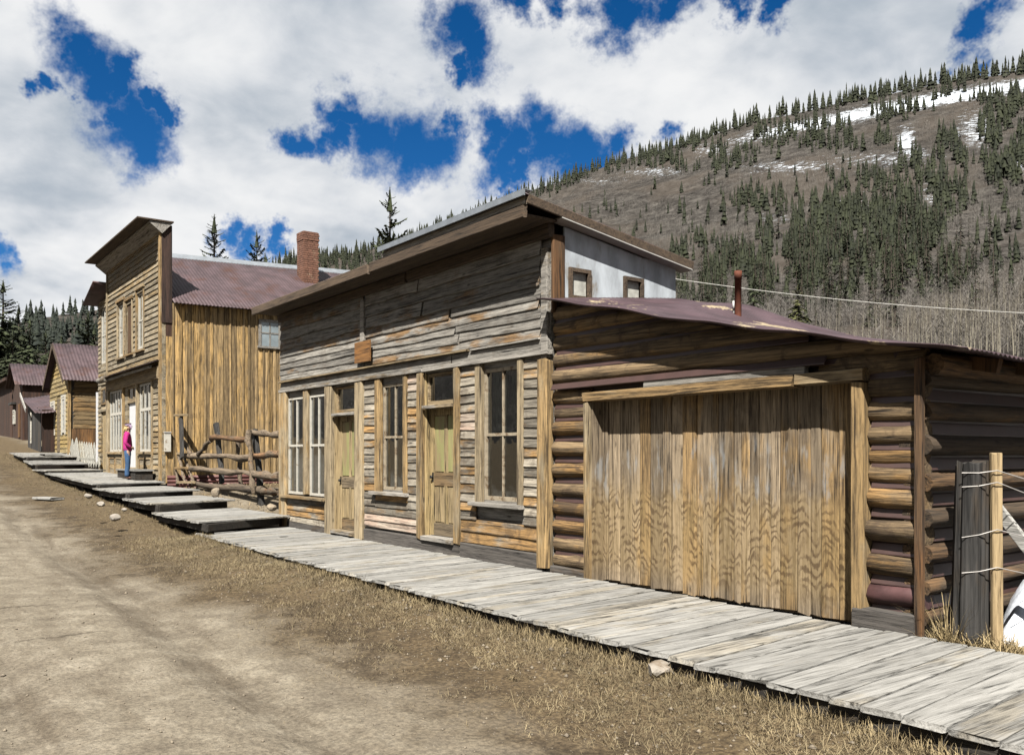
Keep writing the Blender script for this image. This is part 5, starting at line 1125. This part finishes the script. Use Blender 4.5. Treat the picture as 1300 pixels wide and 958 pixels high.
def wire(name, pts, r, mat, label, cat, n=5, group=None):
    cu = bpy.data.curves.new(name, 'CURVE'); cu.dimensions = '3D'; cu.bevel_depth = r; cu.bevel_resolution = 1
    sp = cu.splines.new('POLY'); sp.points.add(len(pts)-1)
    for q, p in zip(sp.points, pts): q.co = (*p, 1)
    me_o = bpy.data.objects.new(name, cu); COL.objects.link(me_o); me = bpy.data.meshes.new_from_object(me_o); bpy.data.objects.remove(me_o)
    me.materials.clear(); return setp(link(name, me, None, None, M[mat]), label, cat, group)
ord_ = ('top', 'second', 'third', 'lowest')
for i, (zp, zs, zr) in enumerate(((600, 597, 632), (618, 612, 660), (682, 672, 700), (727, 720, 741))):
    pa = Vector(atD(1221, zp, -(ex-CAM[0])*SN+(ey-CAM[1])*CS-.10)); pb = Vector(atD(1266, zs, dsd-.03)); pc = Vector(atD(1420, zr, dsd+.3))
    pts = [pa]+[pa.lerp(pb, q) + Vector((0, 0, -.01*math.sin(q*3.14))) for q in (.5,)]+[pb]+[pb.lerp(pc, q)+Vector((0, 0, -.03*math.sin(q*3.14))) for q in (.3, .6, 1)]
    wire('fence_wire', [tuple(p) for p in pts], .0045, 'wire', f'{ord_[i]} strand of rusty wire strung from the stout post past the stake', 'wire', group='fence wires')
# power line far over the garage, with its pole outside the picture
a = Vector(atD(945, 350, 40)); b = Vector(atD(1480, 404, 40))
UP = thing('utility_pole', (b.x, b.y, g1(b.x, b.y)-.3), 'wooden utility pole carrying the pale power line', 'utility pole'); logp('pole', UP, M['brown_z'], (b.x, b.y, g1(b.x, b.y)-.3), (b.x, b.y, b.z+.6), .28); piece('cross_arm', UP, M['brown_z'], (b.x-.9, b.y, b.z+.1), (b.x+.9, b.y, b.z+.1), .1, .1, (0, 0, 1))
a2 = Vector(atD(700, 330, 40)); UQ = thing('utility_pole', (a2.x, a2.y, g1(a2.x, a2.y)-.3), 'wooden utility pole hidden behind the store roof', 'utility pole'); logp('pole', UQ, M['brown_z'], (a2.x, a2.y, g1(a2.x, a2.y)-.3), (a2.x, a2.y, a2.z+.1), .26)
pts = [a2.lerp(b, q)+Vector((0, 0, -.55*math.sin(q*3.14159))) for q in np.linspace(0, 1, 24)]
wire('power_line', [tuple(p) for p in pts], .013, 'cable', 'thin pale power line sagging across the hillside above the garage roof', 'power line')
# ------------------------------------------------------------------ person
def skinned(name, verts, edges, radii, mat, parent, sub=2, root=0):
    me = bpy.data.meshes.new(name); me.from_pydata(verts, edges, []); o = link(name, me, WM[parent.name], parent, mat)
    md = o.modifiers.new('Skin', 'SKIN'); md.use_smooth_shade = True
    lay = me.skin_vertices[0].data if me.skin_vertices else None
    if lay is None:
        bm = bmesh.new(); bm.from_mesh(me); bm.verts.layers.skin.verify(); bm.to_mesh(me); bm.free(); lay = me.skin_vertices[0].data
    for k, r in enumerate(radii): lay[k].radius = r if isinstance(r, tuple) else (r, r); lay[k].use_root = (k == root)
    s = o.modifiers.new('Subdivision', 'SUBSURF'); s.levels = sub; s.render_levels = sub
    return o
def bake(o):
    dg = bpy.context.evaluated_depsgraph_get(); me = bpy.data.meshes.new_from_object(o.evaluated_get(dg)); old = o.data; mats = list(old.materials); o.modifiers.clear(); o.data = me
    if not me.materials:
        for m_ in mats: me.materials.append(m_)
    me.polygons.foreach_set('use_smooth', [True]*len(me.polygons))
def make_person():
    y = -.68; x = onY(162, 603, y)[0]; PZ = .85-.16*(x+25)/7.88+.003; P = thing('person', (x, y, PZ), 'person in magenta jacket, blue jeans and lilac cap looking at the white door', 'person', rz=math.radians(-14))
    skin = plain('skin', lin(206, 160, 134, .62), .6, nscale=20, namt=.05, bump=0); jm = plain('magenta_jacket', lin(186, 26, 122, .8), .85, nscale=18, namt=.18, bump=.3); dm = plain('blue_denim', lin(56, 96, 142, .62), .9, nscale=16, namt=.28, bump=.3)
    cm = plain('lilac_cap', lin(170, 148, 178, 1.0), .85, nscale=30, namt=.15); hm = plain('blond_hair', lin(208, 178, 118, .62), .7, nscale=40, namt=.25, bump=.4, stretch=(1, 1, .2)); sm = plain('brown_shoe', lin(96, 58, 44, .6), .6)
    # body: facing +y, x to the right hand
    v = [(0, 0, .92), (0, .0, 1.08), (0, -.01, 1.25), (0, -.015, 1.37), (0, .0, 1.43), (0, .015, 1.48), (0, .025, 1.55), (0, .02, 1.61)]; e = [(i, i+1) for i in range(7)]
    r = [(.10, .08), (.09, .07), (.11, .085), (.09, .075), (.05, .05), (.062, .075), (.072, .09), (.05, .062)]
    def chain(root, pts, rs):
        p = root
        for q, s in zip(pts, rs): v.append(q); r.append(s); e.append((p, len(v)-1)); p = len(v)-1
        return p
    hands = []
    for s in (-1, 1):
        chain(0, [(s*.095, .0, .84), (s*.10, .012, .48), (s*.10, -.02, .10), (s*.105, .08, .035)], [.085, .058, .042, .032])
        h = chain(3, [(s*.16, -.01, 1.35), (s*.215, -.045, 1.10), (s*.175, .075, .965), (s*.14, .135, .93)], [.055, .045, .034, .03]); hands.append((s, h))
    for s, h in hands:
        for k in range(4): chain(h, [(s*(.12-.004*k), .16+.004*k, .945-.016*k), (s*(.095-.004*k), .178-.003*abs(k-1), .935-.018*k), (s*(.075+.003*k), .175, .925-.018*k)], [.0095, .009, .008])
        chain(h, [(s*.13, .15, .96), (s*.105, .165, .975)], [.011, .009])
    b = skinned('body', v, e, r, skin, P, 1); 
    jv = [(0, .0, .79), (0, .005, .95), (0, -.005, 1.12), (0, -.015, 1.27), (0, -.015, 1.385), (0, -.0, 1.425)]; je = [(i, i+1) for i in range(5)]; jr = [(.178, .15), (.172, .145), (.165, .14), (.168, .13), (.105, .095), (.072, .07)]
    for s in (-1, 1):
        n = len(jv); jv += [(s*.165, -.012, 1.355), (s*.20, -.03, 1.22), (s*.222, -.05, 1.09), (s*.20, .02, 1.0), (s*.165, .095, .945)]; jr += [.072, .066, .06, .054, .045]; je += [(4, n), (n, n+1), (n+1, n+2), (n+2, n+3), (n+3, n+4)]
    jk = skinned('jacket', jv, je, jr, jm, P, 1)
    dv = [(0, 0, 1.02), (0, -.01, .84)]; de = [(0, 1)]; dr_ = [(.13, .105), (.15, .13)]
    for s in (-1, 1): n = len(dv); dv += [(s*.09, 0, .72), (s*.10, .01, .47), (s*.10, -.01, .25), (s*.105, -.005, .055)]; dr_ += [.098, .078, .075, .088]; de += [(1, n), (n, n+1), (n+1, n+2), (n+2, n+3)]
    jn = skinned('jeans', dv, de, dr_, dm, P, 1)
    hv = [(0, -.02, 1.60), (0, -.065, 1.55), (0, -.085, 1.47), (0, -.085, 1.40), (-.06, -.03, 1.50), (.06, -.03, 1.50), (-.055, -.04, 1.42), (.055, -.04, 1.42)]; hr = skinned('hair', hv, [(0, 1), (1, 2), (2, 3), (1, 4), (1, 5), (4, 6), (5, 7)], [.075, .06, .055, .035, .035, .035, .025, .025], hm, P, 1)
    cp = skinned('cap', [(0, .015, 1.585), (0, .01, 1.63), (0, .01, 1.655), (0, .10, 1.592), (0, .155, 1.582)], [(0, 1), (1, 2), (0, 3), (3, 4)], [(.088, .10), (.08, .09), (.045, .05), (.07, .014), (.055, .01)], cm, P, 1)
    sh = []
    for s in (-1, 1): sh.append(skinned('shoe', [(s*.105, -.05, .035), (s*.106, .05, .035), (s*.108, .14, .028)], [(0, 1), (1, 2)], [(.04, .034), (.042, .034), (.036, .026)], sm, P, 1))
    fc = [skinned('nose', [(0, .105, 1.545), (0, .122, 1.525)], [(0, 1)], [.009, .013], skin, P, 1)]
    bpy.context.view_layer.update()
    for o in [b, jk, jn, hr, cp]+sh+fc: bake(o)
    dk = plain('eye', (.03, .02, .02), .3, bump=0); mo = plain('lips', lin(170, 90, 84, .6), .6, bump=0)
    Wp = WM[P.name]
    for s in (-1, 1): link('eye', boxes('eye', [(-.011, .011, -.006, .006, -.006, .006)]), Wp @ Matrix.Translation((s*.028, .108, 1.555)), P, dk); link('ear', boxes('ear', [(-.008, .008, -.014, .014, -.026, .026)]), Wp @ Matrix.Translation((s*.074, .02, 1.54)), P, skin)
    link('mouth', boxes('mouth', [(-.02, .02, -.005, .005, -.004, .004)]), Wp @ Matrix.Translation((0, .103, 1.492)), P, mo)
make_person()
# ------------------------------------------------------------------ stones
def rockmesh(k):
    r = np.random.default_rng(900+k); bm = bmesh.new(); bmesh.ops.create_icosphere(bm, subdivisions=2, radius=.5)
    ax = r.normal(size=(9, 3)); ax /= np.linalg.norm(ax, axis=1)[:, None]; cut = r.uniform(.30, .46, 9)
    for v_ in bm.verts:
        p = np.array(v_.co)
        for a_, c_ in zip(ax, cut):
            d_ = p.dot(a_)
            if d_ > c_: p = p-a_*(d_-c_)*.9
        v_.co = p*(1+r.uniform(-.04, .04))
    me = bpy.data.meshes.new('stone'); bm.to_mesh(me); bm.free(); return me
RK = [rockmesh(i) for i in range(6)]
def rock(px, py, wpx, hpx, label, mat='rock', zg=None, group=None):
    X, Y = onZ(px, py, zg if zg is not None else -.2)
    for _ in range(12):
        zz_ = g1(X, Y); X, Y = onZ(px, py, zz_)
    d_ = -(X-CAM[0])*SN+(Y-CAM[1])*CS; w = wpx/F*d_; h = hpx/F*d_
    o = link('stone', random.choice(RK), Matrix.Translation((X, Y, zz_+h*.28)) @ Matrix.Rotation(random.uniform(0, 6), 4, 'Z') @ Matrix.Diagonal((w*1.1, w*.9, h*1.3, 1))); omat(o, M[mat]); return setp(o, label, 'stone', group)
rock(840, 854, 50, 20, 'flat whitish stone lying in dry grass below the boardwalk edge', 'whiterock')
rock(47, 569, 17, 12, 'big pale boulder beside the topmost platform', 'rock', 1.3)
rock(146, 659, 14, 8, 'whitish stone in the grass below the third platform', 'whiterock', .2)
for (px, py, w, h, l) in ((257, 627, 12, 12, 'pale round stone at the foot of the log fence, leftmost of four'), (274, 628, 12, 11, 'cream stone at the foot of the log fence, second of four from the left'), (284, 634, 13, 11, 'pale stone at the foot of the log fence, third of four from the left'), (305, 643, 14, 9, 'pale stone at the foot of the log fence, rightmost of four')): rock(px, py, w, h, l, 'rock', .2)
for k_, (px, py, w, h) in enumerate(sorted(((298, 612, 18, 14), (316, 616, 14, 10), (345, 646, 12, 9), (352, 612, 10, 8), (290, 620, 10, 8), (328, 612, 12, 9)))): rock(px, py, w, h, f'rough grey brown stone in the rubble behind the log fence, {ORD[k_]} from the left', 'rock', .25, 'rubble stones behind the log fence')
for k_, (px, py, w, h) in enumerate(sorted(((112, 631, 10, 6), (128, 641, 12, 6), (99, 627, 8, 5), (30, 592, 7, 5), (36, 598, 8, 5), (44, 604, 8, 5), (24, 586, 7, 5), (86, 616, 7, 4), (60, 612, 8, 4), (158, 648, 7, 4)))): rock(px, py, w, h, f'small pale stone on the bank below the platforms, {ORD[k_]} from the left', 'whiterock', .5, 'small stones along the bank')
for (px, py, w, h, l) in ((60, 632, 24, 6, 'flat grey board lying on the bank, nearer of two'), (72, 623, 26, 6, 'flat grey board lying on the bank, close under the long platform')):
    X, Y = onZ(px, py, .3)
    for _ in range(10): X, Y = onZ(px, py, g1(X, Y))
    o = piece('loose_board', None, M['deck'], (X-.5, Y-.15, g1(X, Y)+.05), (X+.4, Y+.2, g1(X, Y)+.06), .35, .06, (.3, -1, 0), PLKR); setp(o, l, 'board')
# ------------------------------------------------------------------ snow left in the shade
def snow_patch(pts, label, h=.14, zlist=None):
    c = np.array(pts).mean(0); n = len(pts); v, f = [], []; rings = 5
    for k in range(rings):
        q = 1-k/rings; hh = h*(1-q**3)
        for p in pts: x_, y_ = c+(np.array(p)-c)*q; v.append((x_-c[0], y_-c[1], g1(x_, y_)+hh-.02+.03*math.sin(x_*7+y_*5)*(k > 0)))
    v.append((0, 0, g1(*c)+h)); 
    for k in range(rings-1):
        for i in range(n): f.append((k*n+i, k*n+(i+1) % n, (k+1)*n+(i+1) % n, (k+1)*n+i))
    for i in range(n): f.append(((rings-1)*n+i, (rings-1)*n+(i+1) % n, len(v)-1))
    setp(link('snow_patch', mesh('snow_patch', v, f, True), Matrix.Translation((c[0], c[1], 0)), None, M['snow']), label, 'snow')
def blob(cx, cy, rx, ry, n=18): return [(cx+rx*math.cos(i*6.2832/n)*random.uniform(.8, 1.2), cy+ry*math.sin(i*6.2832/n)*random.uniform(.8, 1.2)) for i in range(n)]
snow_patch(blob(5.3, 1.65, .42, .85), 'patch of old white snow beside the garage behind the wire fence', .62)
snow_patch(blob(-10.0, 2.2, .8, 1.1), 'patch of snow behind the log fence by the store corner', .3); snow_patch(blob(-9.75, .95, .45, .4), 'small snow patch at the corner of the store below the lowest rail', .18)
# ------------------------------------------------------------------ dry grass, straw, pebbles
def gmat(name, c1, c2, sc):
    m, t, b = newmat(name); g = t.new('ShaderNodeNewGeometry'); n = t.noise(g.outputs['Position'], sc, 5, .7); n2 = t.noise(g.outputs['Position'], .9, 3, .6)
    c = t.mix(t.mr(n, .3, .7), c1, c2); c = t.mix(1.0, c, t.mr(n2, .3, .7, .7, 1.2), 'MULTIPLY'); t.put(b.inputs['Base Color'], c); b.inputs['Roughness'].default_value = .9; b.inputs['Specular IOR Level'].default_value = .1; return m
def blades(name, P, L, lean, wid, mat, label, cat):
    n = len(P); th = rng.uniform(0, 6.283, n); le = np.clip(rng.normal(lean, .25, n), .05, 1.35); z = gh(P[:, 0], P[:, 1]) if P.shape[1] == 2 else P[:, 2]
    d = np.stack([np.cos(th)*np.sin(le), np.sin(th)*np.sin(le), np.cos(le)], -1); s = np.stack([-np.sin(th), np.cos(th), np.zeros(n)], -1)*wid[:, None]
    o = np.stack([P[:, 0], P[:, 1], z-.008], -1); mid = o+d*(L*.55)[:, None]; tip = o+d*L[:, None]-np.array([0, 0, 1])*(L*.18)[:, None]
    Vx = np.stack([o-s, o+s, mid-s*.7, mid+s*.7, tip], 1).reshape(-1, 3); b = np.arange(n)[:, None]*5
    Fx = np.concatenate([b+np.array([[0, 1, 3]]), b+np.array([[0, 3, 2]]), b+np.array([[2, 3, 4]])]); return setp(link(name, np_mesh(name, Vx, Fx), None, None, mat), label, cat, kind='stuff')
yfv = np.vectorize(yfront)
n = 170000; X = np.where(rng.random(n) < .78, rng.uniform(-9, 8.2, n), rng.uniform(-36, -9, n)); off = np.abs(rng.normal(0, .85, n)); Yg = yfv(X)-.0-off
keep = ((.5*fbm(X*.9+4, Yg*1.3)+.5*fbm(X*4+1, Yg*4+2)) > .36+.085*off) & (Yg > -5); P = np.stack([X, Yg], -1)[keep]; k = len(P)
blades('dry_grass', P, rng.lognormal(-3.1, .5, k)*np.clip(1.25-off[keep]*.35, .5, 1.3), 1.0, rng.uniform(.0012, .0028, k), gmat('dry_grass_blades', (.058, .045, .027), (.155, .126, .076), 6), 'short matted dry grass along the boardwalk', 'grass')
n = 9000; X = np.where(rng.random(n) < .8, rng.uniform(-8.3, 8, n), rng.uniform(-34, -8, n)); cl = fbm(X*1.7, X*0+2) > .47; X = X[cl]; Yg = yfv(X)+.03-np.abs(rng.normal(0, .09, len(X))); k = len(X)
blades('edge_grass', np.stack([X, Yg], -1), rng.uniform(.06, .19, k), .6, rng.uniform(.0014, .003, k), gmat('edge_grass_blades', (.068, .052, .03), (.18, .143, .082), 5), 'longer dry grass tufts sticking out at the boardwalk edge', 'grass')
n = 3400; q = rng.random(n); X = ex-.28+rng.normal(0, .20, n)+q*.55; Yg = ey-.06+rng.normal(0, .16, n)+.05*q; okk = ~((X < 4.95) & (Yg > -.05)) & (Yg > -.06); X = X[okk]; Yg = Yg[okk]; k = len(X)
blades('straw', np.stack([X, Yg], -1), rng.uniform(.10, .36, k), .95, rng.uniform(.002, .0042, k), gmat('straw_blades', (.11, .083, .044), (.25, .198, .11), 5), 'heap of yellow straw at the foot of the stout fence post', 'straw')
n = 110; X = 5.02+rng.normal(0, .05, n); Yg = .02+np.abs(rng.normal(0, .1, n)); blades('tall_straw', np.stack([X+.06, Yg], -1), rng.uniform(.15, .7, n), .45, rng.uniform(.002, .004, n), gmat('tall_straw_blades', (.13, .1, .052), (.26, .205, .115), 5), 'tall dry stalks between the garage corner and the fence post', 'straw')
n = 2500; X = rng.uniform(-18, -9.2, n); Yg = rng.uniform(-.1, 5, n); cl = fbm(X*.8, Yg*.8) > .5; X = X[cl]; Yg = Yg[cl]; k = len(X)
blades('yard_grass', np.stack([X, Yg], -1), rng.uniform(.08, .2, k), .8, rng.uniform(.004, .007, k), gmat('yard_grass_blades', (.09, .067, .038), (.22, .17, .1), 3), 'dry weeds in the yard behind the log fence', 'grass')
# pebbles
n = 15000; X = np.where(rng.random(n) < .7, rng.uniform(-10, 7.5, n), rng.uniform(-36, -10, n)); Yg = np.where(rng.random(n) < .45, yfv(X)-np.abs(rng.normal(0, .7, n)), rng.uniform(-9, -2.2, n)); s = np.clip(rng.lognormal(-5.15, .62, n), .002, .035)
oc = np.array([(1, 0, 0), (-.9, .2, 0), (0, 1, .1), (.1, -.9, 0), (0, .1, .75), (0, 0, -.6)]); of = np.array([(0, 2, 4), (2, 1, 4), (1, 3, 4), (3, 0, 4), (2, 0, 5), (1, 2, 5), (3, 1, 5), (0, 3, 5)])
Z = gh(X, Yg); a = rng.uniform(0, 6.28, n); c_, s_ = np.cos(a)[:, None], np.sin(a)[:, None]
Vx = np.stack([(oc[None, :, 0]*c_-oc[None, :, 1]*s_)*s[:, None]+X[:, None], (oc[None, :, 0]*s_+oc[None, :, 1]*c_)*s[:, None]*.8+Yg[:, None], oc[None, :, 2]*s[:, None]*rng.uniform(.6, 1, n)[:, None]+(Z+s*.2)[:, None]], -1).reshape(-1, 3)
setp(link('pebbles', np_mesh('pebbles', Vx, (of[None]+np.arange(n)[:, None, None]*6).reshape(-1, 3)), None, None, plain('pebble_stone', lin(186, 170, 146, .38), .9, nscale=22, namt=.45, bump=0)), 'scattered pebbles on the dirt road and verge', 'pebbles', kind='stuff')
